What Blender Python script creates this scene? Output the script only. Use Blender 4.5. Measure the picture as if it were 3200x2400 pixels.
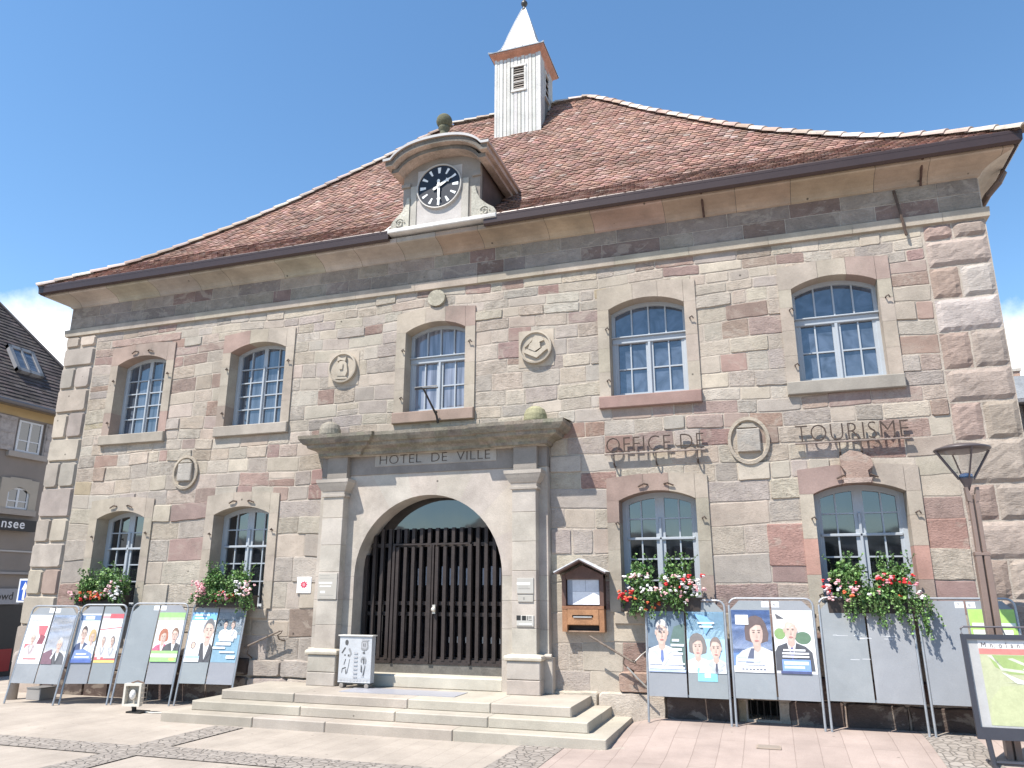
import bpy, math, random
from mathutils import Vector, Matrix
random.seed(7)
for o in list(bpy.data.objects): bpy.data.objects.remove(o, do_unlink=True)
scene = bpy.context.scene
COL = scene.collection
# ---------------------------------------------------------------- camera
cd = bpy.data.cameras.new("camera"); cam = bpy.data.objects.new("camera", cd); COL.objects.link(cam)
cd.sensor_width = 36.0; cd.lens = 2356.94/3200*36.0; cd.clip_start = .1; cd.clip_end = 2000
yaw, pit, rol = -0.3226, 0.2675, 0.0018
cy_, sy_, cp_, sp_ = math.cos(yaw), math.sin(yaw), math.cos(pit), math.sin(pit)
Fw = Vector((sy_*cp_, cy_*cp_, sp_)); R0 = Vector((cy_, -sy_, 0)); U0 = R0.cross(Fw)
c_, s_ = math.cos(rol), math.sin(rol)
Rt = c_*R0+s_*U0; Up = -s_*R0+c_*U0
mm = Matrix((Rt, Up, -Fw)).transposed().to_4x4(); mm.translation = Vector((5.3198, -11.6469, 1.863))
cam.matrix_world = mm
scene.camera = cam
# ---------------------------------------------------------------- sun + sky
SUN = Vector((.68, 1.0, -1.95)).normalized()      # direction the light travels
ld = bpy.data.lights.new("sun", 'SUN'); ld.energy = 5.0; ld.angle = math.radians(.5); ld.color = (1.0, .945, .87)
lo = bpy.data.objects.new("sun", ld); COL.objects.link(lo)
lo.rotation_euler = SUN.to_track_quat('-Z', 'Y').to_euler(); lo.location = (-10, -20, 30)
elev = math.asin(-SUN.z); azim = math.atan2(-SUN.x, -SUN.y)
w = bpy.data.worlds.new("World"); scene.world = w; w.use_nodes = True
nt = w.node_tree; nt.nodes.clear()
def nn(t, ty, **k):
    n = t.nodes.new(ty)
    for a, b in k.items():
        if a == 'i':
            for kk, v in b.items(): n.inputs[kk].default_value = v
        else: setattr(n, a, b)
    return n
sky = nn(nt, 'ShaderNodeTexSky', sky_type='NISHITA', sun_disc=False, sun_elevation=elev, sun_rotation=azim, air_density=1.0, dust_density=.0, ozone_density=2.2)
hs = nn(nt, 'ShaderNodeHueSaturation', i={'Hue': .4955, 'Saturation': 1.12, 'Value': 1.34})
tc = nn(nt, 'ShaderNodeTexCoord'); sx = nn(nt, 'ShaderNodeSeparateXYZ')
ns = nn(nt, 'ShaderNodeTexNoise', i={'Scale': 5.0, 'Detail': 8.0, 'Roughness': .6})
a1 = nn(nt, 'ShaderNodeMath', operation='MULTIPLY_ADD', i={1: -.22, 2: .11})
a2 = nn(nt, 'ShaderNodeMath', operation='ADD')
mr = nn(nt, 'ShaderNodeMapRange', i={1: .265, 2: .32, 3: 1.0, 4: 0.0}); mr.clamp = True
my = nn(nt, 'ShaderNodeMapRange', i={1: .1, 2: .45, 3: 0.0, 4: 1.0}); my.clamp = True
mm_ = nn(nt, 'ShaderNodeMath', operation='MULTIPLY')
mix = nn(nt, 'ShaderNodeMix', data_type='RGBA')
mix.inputs['B'].default_value = (9.6, 9.8, 10.2, 1)
bg = nn(nt, 'ShaderNodeBackground', i={'Strength': .103}); ow = nn(nt, 'ShaderNodeOutputWorld')
L = nt.links.new
L(tc.outputs['Generated'], ns.inputs['Vector']); L(tc.outputs['Generated'], sx.inputs[0])
L(ns.outputs[0], a1.inputs[0]); L(a1.outputs[0], a2.inputs[0]); L(sx.outputs['Z'], a2.inputs[1])
L(a2.outputs[0], mr.inputs[0]); L(sx.outputs['Y'], my.inputs[0]); L(mr.outputs[0], mm_.inputs[0]); L(my.outputs[0], mm_.inputs[1])
L(sky.outputs[0], hs.inputs['Color']); L(hs.outputs[0], mix.inputs['A']); L(mm_.outputs[0], mix.inputs['Factor'])
L(mix.outputs['Result'], bg.inputs['Color']); L(bg.outputs[0], ow.inputs[0])
scene.view_settings.view_transform = 'Standard'; scene.view_settings.look = 'None'
scene.view_settings.exposure = .78; scene.view_settings.gamma = 1.0
# ---------------------------------------------------------------- helpers
def lin(r, g, b):
    f = lambda c: (c/255/12.92) if c/255 <= .04045 else ((c/255+.055)/1.055)**2.4
    return (f(r), f(g), f(b))
def vary(c, a=.06, h=.02):
    k = 1+random.uniform(-a, a)
    return tuple(max(0., x*k*(1+random.uniform(-h, h))) for x in c)
class M:
    def __init__(s, xf=None): s.v = []; s.f = []; s.c = []; s.m = []; s.xf = xf; s.col = (.5, .5, .5); s.mat = 0
    def vv(s, p):
        s.v.append(tuple(s.xf(*p)) if s.xf else tuple(p)); return len(s.v)-1
    def face(s, pts, col=None, mat=None):
        ids = [s.vv(p) for p in pts]; s.f.append(ids); s.c.append(col or s.col); s.m.append(s.mat if mat is None else mat)
    def idf(s, ids, col=None, mat=None):
        s.f.append(list(ids)); s.c.append(col or s.col); s.m.append(s.mat if mat is None else mat)
    def box(s, x0, x1, y0, y1, z0, z1, col=None, mat=None):
        p = [s.vv(q) for q in ((x0,y0,z0),(x1,y0,z0),(x1,y1,z0),(x0,y1,z0),(x0,y0,z1),(x1,y0,z1),(x1,y1,z1),(x0,y1,z1))]
        for q in ((0,1,5,4),(1,2,6,5),(2,3,7,6),(3,0,4,7),(4,5,6,7),(3,2,1,0)): s.idf([p[i] for i in q], col, mat)
    def bbox(s, x0, x1, y0, y1, z0, z1, b=.01, col=None, mat=None):
        # box with bevelled front (-y) edges
        fr = [(x0+b,y0,z0+b),(x1-b,y0,z0+b),(x1-b,y0,z1-b),(x0+b,y0,z1-b)]
        md = [(x0,y0+b,z0),(x1,y0+b,z0),(x1,y0+b,z1),(x0,y0+b,z1)]
        bk = [(x0,y1,z0),(x1,y1,z0),(x1,y1,z1),(x0,y1,z1)]
        A = [s.vv(p) for p in fr]; B = [s.vv(p) for p in md]; C = [s.vv(p) for p in bk]
        s.idf(A, col, mat)
        for i in range(4):
            j = (i+1) % 4; s.idf((B[i], B[j], A[j], A[i]), col, mat); s.idf((C[i], C[j], B[j], B[i]), col, mat)
        s.idf(C[::-1], col, mat)
    def prism(s, poly, y0, y1, col=None, mat=None, ax='y', back=True):
        # poly in (x,z) ccw seen from -y ; ax='x' -> poly (y,z) extruded along x
        g = (lambda a, b, t: (a, t, b)) if ax == 'y' else ((lambda a, b, t: (t, a, b)) if ax == 'x' else (lambda a, b, t: (a, b, t)))
        A = [s.vv(g(a, b, y0)) for a, b in poly]; B = [s.vv(g(a, b, y1)) for a, b in poly]
        s.idf(A, col, mat)
        if back: s.idf(B[::-1], col, mat)
        n = len(poly)
        for i in range(n): s.idf((A[i], B[i], B[(i+1) % n], A[(i+1) % n]), col, mat)
    def tube(s, pts, r, n=8, col=None, mat=None, cap=True, closed=False):
        pts = [Vector(p) for p in pts]; rings = []
        for i, p in enumerate(pts):
            a = pts[i-1] if (i > 0 or closed) else p; b = pts[(i+1) % len(pts)] if (i < len(pts)-1 or closed) else p
            d = (b-a).normalized(); u = d.cross(Vector((0, 0, 1)))
            if u.length < .1: u = d.cross(Vector((1, 0, 0)))
            u.normalize(); v = d.cross(u); rr = r[i] if isinstance(r, (list, tuple)) else r
            rings.append([s.vv(p+u*rr*math.cos(t)+v*rr*math.sin(t)) for t in [2*math.pi*k/n for k in range(n)]])
        m = len(rings)
        for i in range(m if closed else m-1):
            A, B = rings[i], rings[(i+1) % m]
            for k in range(n): s.idf((A[k], A[(k+1) % n], B[(k+1) % n], B[k]), col, mat)
        if cap and not closed: s.idf(rings[0][::-1], col, mat); s.idf(rings[-1], col, mat)
    def lathe(s, c, prof, n=24, sx=1, sy=1, col=None, mat=None):
        rings = [[s.vv((c[0]+r*sx*math.cos(2*math.pi*k/n), c[1]+r*sy*math.sin(2*math.pi*k/n), c[2]+z)) for k in range(n)] for r, z in prof]
        for A, B in zip(rings, rings[1:]):
            for k in range(n): s.idf((A[k], A[(k+1) % n], B[(k+1) % n], B[k]), col, mat)
        if prof[0][0] > 1e-4: s.idf(rings[0][::-1], col, mat)
        if prof[-1][0] > 1e-4: s.idf(rings[-1], col, mat)
    def ball(s, c, r, n=10, col=None, mat=None, sz=1):
        s.lathe(c, [(r*math.sin(math.pi*i/n)+1e-5, -r*sz*math.cos(math.pi*i/n)) for i in range(n+1)], n=max(6, n*2-4), col=col, mat=mat)
    def build(s, name, mats, parent=None, smooth=False, label=None):
        me = bpy.data.meshes.new(name); me.from_pydata(s.v, [], s.f)
        if not isinstance(mats, (list, tuple)): mats = [mats]
        for m in mats: me.materials.append(m)
        me.polygons.foreach_set('material_index', s.m)
        at = me.color_attributes.new('Col', 'FLOAT_COLOR', 'CORNER'); d = []
        for p, c in zip(me.polygons, s.c): d += [c[0], c[1], c[2], 1.0]*p.loop_total
        at.data.foreach_set('color', d)
        if smooth: me.polygons.foreach_set('use_smooth', [True]*len(me.polygons))
        me.update()
        o = bpy.data.objects.new(name, me); COL.objects.link(o)
        if parent: par(o, parent)
        if label: o['label'] = label
        return o
def par(o, p):
    o.parent = p
    q = p; off = Vector((0, 0, 0))
    while q: off += q.location; q = q.parent
    # meshes are written in world coordinates; undo the thing's own placement
    o.matrix_parent_inverse = Matrix.Translation(-p['_w']) if '_w' in p else Matrix.Identity(4)
def thing(name, label, cat, loc=(0, 0, 0), group=None):
    o = bpy.data.objects.new(name, None); COL.objects.link(o); o.location = loc; o.empty_display_size = .2
    o['label'] = label; o['category'] = cat; o['_w'] = list(loc)
    if group: o['group'] = group
    return o
def par(o, p):
    o.parent = p
    if '_w' in p: o.matrix_parent_inverse = Matrix.Translation(-Vector(p['_w']))
def tag(o, label, cat, group=None):
    o['label'] = label; o['category'] = cat
    if group: o['group'] = group
    return o
def struct(o): o['kind'] = 'structure'; return o
def text_obj(name, s, size, mat, xf, parent=None, extrude=.004, offset=0.0, sxy=1.0, align='LEFT', label=None, col=(.1,.1,.1), space=1.0):
    cu = bpy.data.curves.new(name, 'FONT'); cu.body = s; cu.size = size; cu.extrude = extrude; cu.offset = offset; cu.align_x = align; cu.space_character = space; cu.resolution_u = 3
    t = bpy.data.objects.new(name+'_tmp', cu); COL.objects.link(t)
    dg = bpy.context.evaluated_depsgraph_get(); me = bpy.data.meshes.new_from_object(t.evaluated_get(dg))
    bpy.data.objects.remove(t, do_unlink=True)
    for v in me.vertices: v.co = Vector(xf(v.co.x*sxy, v.co.y, v.co.z))
    me.name = name; me.materials.clear(); me.materials.append(mat)
    at = me.color_attributes.new('Col', 'FLOAT_COLOR', 'CORNER')
    at.data.foreach_set('color', [col[0], col[1], col[2], 1.0]*len(me.loops))
    o = bpy.data.objects.new(name, me); COL.objects.link(o)
    if parent: par(o, parent)
    if label: o['label'] = label
    return o
# ---------------------------------------------------------------- materials
def mat_attr(name, rough=.85, mott=.2, ns_=3.0, bump=.15, bscale=40., strata=0., pits=0., metal=0., spec=.3, coat=0., stain=0., stain_col=(.10, .09, .075), fine=.1, smear=0.):
    m = bpy.data.materials.new(name); m.use_nodes = True; t = m.node_tree; b = t.nodes['Principled BSDF']; L = t.links.new
    at = nn(t, 'ShaderNodeAttribute', attribute_name='Col'); tc = nn(t, 'ShaderNodeTexCoord')
    n1 = nn(t, 'ShaderNodeTexNoise', i={'Scale': ns_, 'Detail': 6., 'Roughness': .6}); L(tc.outputs['Object'], n1.inputs['Vector'])
    n2 = nn(t, 'ShaderNodeTexNoise', i={'Scale': bscale, 'Detail': 4., 'Roughness': .65})
    mp = nn(t, 'ShaderNodeMapping'); mp.inputs['Scale'].default_value = (1, 1, 1+strata*3)
    mp.inputs['Rotation'].default_value = (0, math.radians(6) if strata else 0, 0)
    L(tc.outputs['Object'], mp.inputs[0]); L(mp.outputs[0], n2.inputs['Vector'])
    r1 = nn(t, 'ShaderNodeMapRange', i={1: .3, 2: .7, 3: 1-mott, 4: 1+mott}); L(n1.outputs[0], r1.inputs[0])
    r2 = nn(t, 'ShaderNodeMapRange', i={1: .3, 2: .7, 3: 1-fine, 4: 1+fine}); L(n2.outputs[0], r2.inputs[0])
    mu = nn(t, 'ShaderNodeMath', operation='MULTIPLY'); L(r1.outputs[0], mu.inputs[0]); L(r2.outputs[0], mu.inputs[1])
    vm = nn(t, 'ShaderNodeVectorMath', operation='SCALE'); L(at.outputs['Color'], vm.inputs[0]); L(mu.outputs[0], vm.inputs['Scale'])
    last = vm.outputs[0]
    if stain:
        n3 = nn(t, 'ShaderNodeTexNoise', i={'Scale': 1.3, 'Detail': 8., 'Roughness': .7, 'Distortion': .6}); L(tc.outputs['Object'], n3.inputs['Vector'])
        r3 = nn(t, 'ShaderNodeMapRange', i={1: .52, 2: .72, 3: 0., 4: stain}); L(n3.outputs[0], r3.inputs[0])
        mx = nn(t, 'ShaderNodeMix', data_type='RGBA'); mx.inputs['B'].default_value = (*stain_col, 1)
        L(r3.outputs[0], mx.inputs['Factor']); L(last, mx.inputs['A']); last = mx.outputs['Result']
    if smear or stain > .3:
        nb = nn(t, 'ShaderNodeTexNoise', i={'Scale': .55, 'Detail': 5., 'Roughness': .6}); L(tc.outputs['Object'], nb.inputs['Vector']); rb = nn(t, 'ShaderNodeMapRange', i={1: .35, 2: .65, 3: .84, 4: 1.12}); L(nb.outputs[0], rb.inputs[0])
        vp = nn(t, 'ShaderNodeTexVoronoi', i={'Scale': 2.2}); L(tc.outputs['Object'], vp.inputs['Vector']); rp = nn(t, 'ShaderNodeMapRange', i={1: .03, 2: .05, 3: .3, 4: 1.}); L(vp.outputs['Distance'], rp.inputs[0])
        mb = nn(t, 'ShaderNodeMath', operation='MULTIPLY'); L(rb.outputs[0], mb.inputs[0]); L(rp.outputs[0], mb.inputs[1])
        vb = nn(t, 'ShaderNodeVectorMath', operation='SCALE'); L(last, vb.inputs[0]); L(mb.outputs[0], vb.inputs['Scale']); last = vb.outputs[0]
    if smear:
        n4 = nn(t, 'ShaderNodeTexNoise', i={'Scale': 2.6, 'Detail': 7., 'Roughness': .68, 'Distortion': .8}); mp4 = nn(t, 'ShaderNodeMapping'); mp4.inputs['Location'].default_value = (7, 3, 1); mp4.inputs['Scale'].default_value = (1, 1, 1.5)
        L(tc.outputs['Object'], mp4.inputs[0]); L(mp4.outputs[0], n4.inputs['Vector'])
        r4 = nn(t, 'ShaderNodeMapRange', i={1: .53, 2: .59, 3: 0., 4: smear}); L(n4.outputs[0], r4.inputs[0])
        mx4 = nn(t, 'ShaderNodeMix', data_type='RGBA'); mx4.inputs['B'].default_value = (.39, .338, .28, 1)
        L(r4.outputs[0], mx4.inputs['Factor']); L(last, mx4.inputs['A']); last = mx4.outputs['Result']
        vk = nn(t, 'ShaderNodeTexNoise', i={'Scale': 1.9, 'Detail': 9., 'Roughness': .75, 'Distortion': 1.6}); L(mp4.outputs[0], vk.inputs['Vector'])
        k1 = nn(t, 'ShaderNodeMath', operation='SUBTRACT', i={1: .5}); k2 = nn(t, 'ShaderNodeMath', operation='ABSOLUTE'); k3 = nn(t, 'ShaderNodeMapRange', i={1: .0, 2: .006, 3: .55, 4: 1.}); L(vk.outputs[0], k1.inputs[0]); L(k1.outputs[0], k2.inputs[0]); L(k2.outputs[0], k3.inputs[0])
        k4 = nn(t, 'ShaderNodeVectorMath', operation='SCALE'); L(last, k4.inputs[0]); L(k3.outputs[0], k4.inputs['Scale']); last = k4.outputs[0]
    L(last, b.inputs['Base Color'])
    h = n2.outputs[0]
    if pits:
        vo = nn(t, 'ShaderNodeTexNoise', i={'Scale': 9., 'Detail': 5., 'Roughness': .7, 'Distortion': 1.2}); L(mp.outputs[0], vo.inputs['Vector'])
        rr = nn(t, 'ShaderNodeMapRange', i={1: .36, 2: .46, 3: 0., 4: 1.}); L(vo.outputs[0], rr.inputs[0])
        ad = nn(t, 'ShaderNodeMath', operation='MULTIPLY_ADD', i={1: pits}); L(rr.outputs[0], ad.inputs[0]); L(n2.outputs[0], ad.inputs[2]); h = ad.outputs[0]
    if bump:
        bp = nn(t, 'ShaderNodeBump', i={'Strength': bump, 'Distance': .03}); L(h, bp.inputs['Height']); L(bp.outputs[0], b.inputs['Normal'])
    b.inputs['Roughness'].default_value = rough; b.inputs['Metallic'].default_value = metal; b.inputs['Specular IOR Level'].default_value = spec
    b.inputs['Coat Weight'].default_value = coat
    return m
STONE = mat_attr('weathered_sandstone', rough=.92, mott=.15, ns_=5.2, bump=.45, bscale=30., strata=.35, pits=.6, fine=.10, stain=.14, stain_col=(.17, .145, .125), smear=.45)
STONE_PLAIN = mat_attr('plain_sandstone', rough=.9, mott=.12, ns_=4., bump=.22, bscale=45., strata=.2, fine=.07, stain=.12, stain_col=(.17, .145, .125), smear=.25)
STONE_WORN = mat_attr('worn_sandstone', rough=.95, mott=.2, ns_=7., bump=.6, bscale=19., strata=.9, pits=.9, fine=.13, stain=.2, stain_col=(.15, .128, .11), smear=.3)
SMOOTH = mat_attr('dressed_sandstone', rough=.88, mott=.12, ns_=2.2, bump=.18, bscale=45., fine=.07, stain=.38, stain_col=(.19, .168, .14))
MOSSY = mat_attr('mossy_sandstone', rough=.95, mott=.3, ns_=3., bump=.4, bscale=30., fine=.2, stain=.5, stain_col=(.075, .072, .05))
RUSTIC = mat_attr('rock_faced_sandstone', rough=.95, mott=.12, ns_=5., bump=.55, bscale=20., strata=1.4, pits=.45, fine=.12)
MORTAR = mat_attr('lime_mortar', rough=.95, mott=.14, ns_=5., bump=.5, bscale=50., fine=.12)
TILE = mat_attr('clay_tile', rough=.9, mott=.2, ns_=.9, bump=.3, bscale=60., fine=.14, stain=.5, stain_col=(.06, .045, .04))
PAINT = mat_attr('paint', rough=.45, mott=.05, ns_=2., bump=.05, bscale=30., fine=.04, spec=.4)
WOOD = mat_attr('stained_wood', rough=.55, mott=.22, ns_=6., bump=.15, bscale=40., fine=.15, spec=.35)
WHITEWOOD = mat_attr('white_painted_boards', rough=.6, mott=.14, ns_=3., bump=.25, bscale=30., fine=.08, stain=.25, stain_col=(.35, .33, .3))
METAL = mat_attr('painted_metal', rough=.4, mott=.08, ns_=4., bump=.05, bscale=40., fine=.05, metal=.15, spec=.5)
STEEL = mat_attr('galvanised_steel', rough=.38, mott=.12, ns_=8., bump=.04, bscale=50., fine=.06, metal=.55, spec=.5)
RUST = mat_attr('rusty_iron', rough=.8, mott=.3, ns_=12., bump=.3, bscale=80., fine=.3, metal=.2)
BOARD = mat_attr('grey_board', rough=.5, mott=.07, ns_=2.5, bump=.1, bscale=90., fine=.06, stain=.12, stain_col=(.6, .6, .6))
PAPER = mat_attr('printed_paper', rough=.5, mott=.10, ns_=14., bump=.0, bscale=60., fine=.05)
PLAST = mat_attr('plastic', rough=.35, mott=.04, ns_=3., bump=.02, fine=.03)
SLATE = mat_attr('grey_shingles', rough=.85, mott=.25, ns_=2., bump=.5, bscale=30., fine=.25)
RENDER = mat_attr('rendered_wall', rough=.9, mott=.08, ns_=1., bump=.2, bscale=60., fine=.04)
LEAF = mat_attr('leaf', rough=.55, mott=.25, ns_=9., bump=.0, fine=.15, spec=.4)
PETAL = mat_attr('petal', rough=.6, mott=.08, ns_=9., bump=.0, fine=.05)
CONC = mat_attr('pale_limestone', rough=.85, mott=.12, ns_=1.8, bump=.25, bscale=70., fine=.09, stain=.35, stain_col=(.24, .215, .18))
def glass_pane(name, col, rough=.03, ior=1.9, wav=.0, cl=0.):
    m = bpy.data.materials.new(name); m.use_nodes = True; t = m.node_tree; b = t.nodes['Principled BSDF']
    tc = nn(t, 'ShaderNodeTexCoord'); mp = nn(t, 'ShaderNodeMapping'); mp.inputs['Scale'].default_value = (9, 1, .6) if not cl else (2, 2, 2)
    n = nn(t, 'ShaderNodeTexNoise', i={'Scale': 1.5, 'Detail': 3. if not cl else 8., 'Distortion': cl}); t.links.new(tc.outputs['Object'], mp.inputs[0]); t.links.new(mp.outputs[0], n.inputs['Vector'])
    r = nn(t, 'ShaderNodeMapRange', i={1: .35, 2: .65, 3: .6, 4: 1.5}); t.links.new(n.outputs[0], r.inputs[0])
    vm = nn(t, 'ShaderNodeVectorMath', operation='SCALE'); vm.inputs[0].default_value = col; t.links.new(r.outputs[0], vm.inputs['Scale']); t.links.new(vm.outputs[0], b.inputs['Base Color'])
    b.inputs['Roughness'].default_value = rough; b.inputs['IOR'].default_value = ior
    n2 = nn(t, 'ShaderNodeTexNoise', i={'Scale': 2.2, 'Detail': 1.}); t.links.new(tc.outputs['Object'], n2.inputs['Vector'])
    bp = nn(t, 'ShaderNodeBump', i={'Strength': .05+wav, 'Distance': .05}); t.links.new(n2.outputs[0], bp.inputs['Height']); t.links.new(bp.outputs[0], b.inputs['Normal'])
    return m
G_BLUE = glass_pane('glass_before_curtain', (.065, .08, .105), ior=2.0)
G_SHEET = glass_pane('glass_before_plastic_sheet', (.06, .078, .11), ior=1.95, cl=1.5)
G_CURT = glass_pane('glass_before_lilac_curtain', (.17, .178, .215), ior=1.9)
G_DARK = glass_pane('glass_before_dark_room', (.010, .011, .014), ior=2.15)
G_DOOR = glass_pane('glass_of_door', (.006, .006, .008), ior=2.0)
def m_clear():
    m = bpy.data.materials.new('clear_glass'); m.use_nodes = True; t = m.node_tree; t.nodes.clear()
    o = nn(t, 'ShaderNodeOutputMaterial'); mx = nn(t, 'ShaderNodeMixShader', i={0: .1}); a = nn(t, 'ShaderNodeBsdfTransparent', i={0: (.93, .95, .96, 1)}); g = nn(t, 'ShaderNodeBsdfGlossy', i={'Roughness': .05})
    t.links.new(a.outputs[0], mx.inputs[1]); t.links.new(g.outputs[0], mx.inputs[2]); t.links.new(mx.outputs[0], o.inputs[0]); return m
CLEAR = m_clear()
# ---------------------------------------------------------------- palette
BEIGE = [(.405,.35,.285), (.38,.33,.27), (.42,.362,.298), (.37,.322,.268), (.395,.325,.268), (.395,.35,.298), (.40,.34,.275), (.365,.32,.275)]
GREYS = [(.33,.288,.25), (.345,.298,.26), (.315,.273,.237), (.35,.305,.265)]
REDS = [(.285,.198,.165), (.265,.188,.157), (.31,.225,.19), (.265,.195,.167), (.32,.25,.21)]
YEL = [(.35,.29,.20)]
MORT = (.405,.35,.29)
TRIM = (.365,.315,.255)
def pick(pr, pg=.3):
    r = random.random()
    if r < pr: return vary(random.choice(REDS), .1, .04)
    if r < pr+pg: return vary(random.choice(GREYS), .1, .02)
    if r < pr+pg+.012: return vary(YEL[0], .05)
    return vary(random.choice(BEIGE), .09, .02)
# ---------------------------------------------------------------- ground
def gz(x, y):
    def ss(a, b, t):
        t = min(1, max(0, (t-a)/(b-a))); return t*t*(3-2*t)
    h = .135*ss(-2.4, -.35, y)*ss(2.9, 3.7, x)
    if x < -8.8: h -= .085*(min(-x, 18.5)-8.8)
    return h
def pave_mat(name, base, joint, bx, by, rot=0., jw=.012, var=.08, bump=.3, offs=.5, rough=.85):
    m = bpy.data.materials.new(name); m.use_nodes = True; t = m.node_tree; b = t.nodes['Principled BSDF']; L = t.links.new
    tc = nn(t, 'ShaderNodeTexCoord'); mp = nn(t, 'ShaderNodeMapping'); mp.inputs['Rotation'].default_value = (0, 0, rot); L(tc.outputs['Object'], mp.inputs[0])
    nd = nn(t, 'ShaderNodeTexNoise', i={'Scale': 6., 'Detail': 2.}); L(tc.outputs['Object'], nd.inputs['Vector'])
    sc = nn(t, 'ShaderNodeVectorMath', operation='SCALE'); sc.inputs['Scale'].default_value = .012; L(nd.outputs['Color'], sc.inputs[0])
    ad = nn(t, 'ShaderNodeVectorMath', operation='ADD'); L(mp.outputs[0], ad.inputs[0]); L(sc.outputs[0], ad.inputs[1])
    br = nn(t, 'ShaderNodeTexBrick', i={'Scale': 1., 'Mortar Size': jw, 'Mortar Smooth': .3, 'Bias': 0., 'Brick Width': bx, 'Row Height': by}); br.offset = offs
    br.inputs['Color1'].default_value = (*[c*(1-var) for c in base], 1); br.inputs['Color2'].default_value = (*[c*(1+var) for c in base], 1); br.inputs['Mortar'].default_value = (*joint, 1)
    L(ad.outputs[0], br.inputs['Vector'])
    n1 = nn(t, 'ShaderNodeTexNoise', i={'Scale': 1.1, 'Detail': 8., 'Roughness': .65}); L(tc.outputs['Object'], n1.inputs['Vector'])
    r1_ = nn(t, 'ShaderNodeMapRange', i={1: .3, 2: .7, 3: .78, 4: 1.14}); L(n1.outputs[0], r1_.inputs[0])
    vp = nn(t, 'ShaderNodeTexVoronoi', i={'Scale': 3.1}); L(tc.outputs['Object'], vp.inputs['Vector']); rp = nn(t, 'ShaderNodeMapRange', i={1: .04, 2: .07, 3: .62, 4: 1.}); L(vp.outputs['Distance'], rp.inputs[0])
    r1 = nn(t, 'ShaderNodeMath', operation='MULTIPLY'); L(r1_.outputs[0], r1.inputs[0]); L(rp.outputs[0], r1.inputs[1])
    n2 = nn(t, 'ShaderNodeTexNoise', i={'Scale': 70., 'Detail': 3.}); L(tc.outputs['Object'], n2.inputs['Vector'])
    r2 = nn(t, 'ShaderNodeMapRange', i={1: .3, 2: .7, 3: .93, 4: 1.07}); L(n2.outputs[0], r2.inputs[0])
    mu = nn(t, 'ShaderNodeMath', operation='MULTIPLY'); L(r1.outputs[0], mu.inputs[0]); L(r2.outputs[0], mu.inputs[1])
    vm = nn(t, 'ShaderNodeVectorMath', operation='SCALE'); L(br.outputs['Color'], vm.inputs[0]); L(mu.outputs[0], vm.inputs['Scale']); L(vm.outputs[0], b.inputs['Base Color'])
    sb = nn(t, 'ShaderNodeMath', operation='MULTIPLY_ADD', i={1: -1.5}); L(br.outputs['Fac'], sb.inputs[0]); L(n2.outputs[0], sb.inputs[2])
    bp = nn(t, 'ShaderNodeBump', i={'Strength': bump, 'Distance': .01}); L(sb.outputs[0], bp.inputs['Height']); L(bp.outputs[0], b.inputs['Normal'])
    b.inputs['Roughness'].default_value = rough; b.inputs['Specular IOR Level'].default_value = .3
    return m
P_PINK = pave_mat('pink_slabs', (.355,.285,.25), (.25,.195,.17), 2.4, .285, rot=math.pi/2, jw=.005, var=.05)
P_PALE = pave_mat('pale_slabs', (.365,.318,.27), (.30,.26,.22), 1.6, .285, rot=math.pi/2, jw=.005, var=.04)
def cobble_mat():
    m = bpy.data.materials.new('granite_setts'); m.use_nodes = True; t = m.node_tree; b = t.nodes['Principled BSDF']; L = t.links.new
    tc = nn(t, 'ShaderNodeTexCoord')
    v1 = nn(t, 'ShaderNodeTexVoronoi', feature='DISTANCE_TO_EDGE', i={'Scale': 9., 'Randomness': .85}); v2 = nn(t, 'ShaderNodeTexVoronoi', i={'Scale': 9., 'Randomness': .85})
    L(tc.outputs['Object'], v1.inputs['Vector']); L(tc.outputs['Object'], v2.inputs['Vector'])
    r = nn(t, 'ShaderNodeMapRange', i={1: .0, 2: .09, 3: 0., 4: 1.}); L(v1.outputs['Distance'], r.inputs[0])
    cr = nn(t, 'ShaderNodeValToRGB'); cr.color_ramp.elements[0].color = (.235,.205,.18,1); cr.color_ramp.elements[1].color = (.32,.285,.25,1); L(v2.outputs['Color'], cr.inputs[0])
    mx = nn(t, 'ShaderNodeMix', data_type='RGBA'); mx.inputs['A'].default_value = (.20,.175,.15,1); L(r.outputs[0], mx.inputs['Factor']); L(cr.outputs[0], mx.inputs['B']); L(mx.outputs['Result'], b.inputs['Base Color'])
    n2 = nn(t, 'ShaderNodeTexNoise', i={'Scale': 40., 'Detail': 5.}); L(tc.outputs['Object'], n2.inputs['Vector'])
    ad = nn(t, 'ShaderNodeMath', operation='MULTIPLY_ADD', i={1: .25}); L(n2.outputs[0], ad.inputs[0]); L(r.outputs[0], ad.inputs[2])
    bp = nn(t, 'ShaderNodeBump', i={'Strength': .8, 'Distance': .02}); L(ad.outputs[0], bp.inputs['Height']); L(bp.outputs[0], b.inputs['Normal']); b.inputs['Roughness'].default_value = .8
    return m
P_COB = cobble_mat()
def sheet(name, xs, ys, dz, mat):
    m = M(); idx = {}
    for i, x in enumerate(xs):
        for j, y in enumerate(ys): idx[i, j] = m.vv((x, y, gz(x, y)+dz))
    for i in range(len(xs)-1):
        for j in range(len(ys)-1): m.idf((idx[i, j], idx[i+1, j], idx[i+1, j+1], idx[i, j+1]))
    return struct(m.build(name, mat, smooth=True))
def fr(a, b, s):
    n = max(1, int(round((b-a)/s))); return [a+(b-a)*i/n for i in range(n+1)]
sheet('ground', [-600, -60]+fr(-30, 30, .75)+[60, 600], [-600, -60]+fr(-14, 0, .5)+[2, 12, 60, 600], -.004, P_PALE)
sheet('pavement', fr(2.73, 40, .45), fr(-12, 0, .35), .002, P_PINK)
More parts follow.
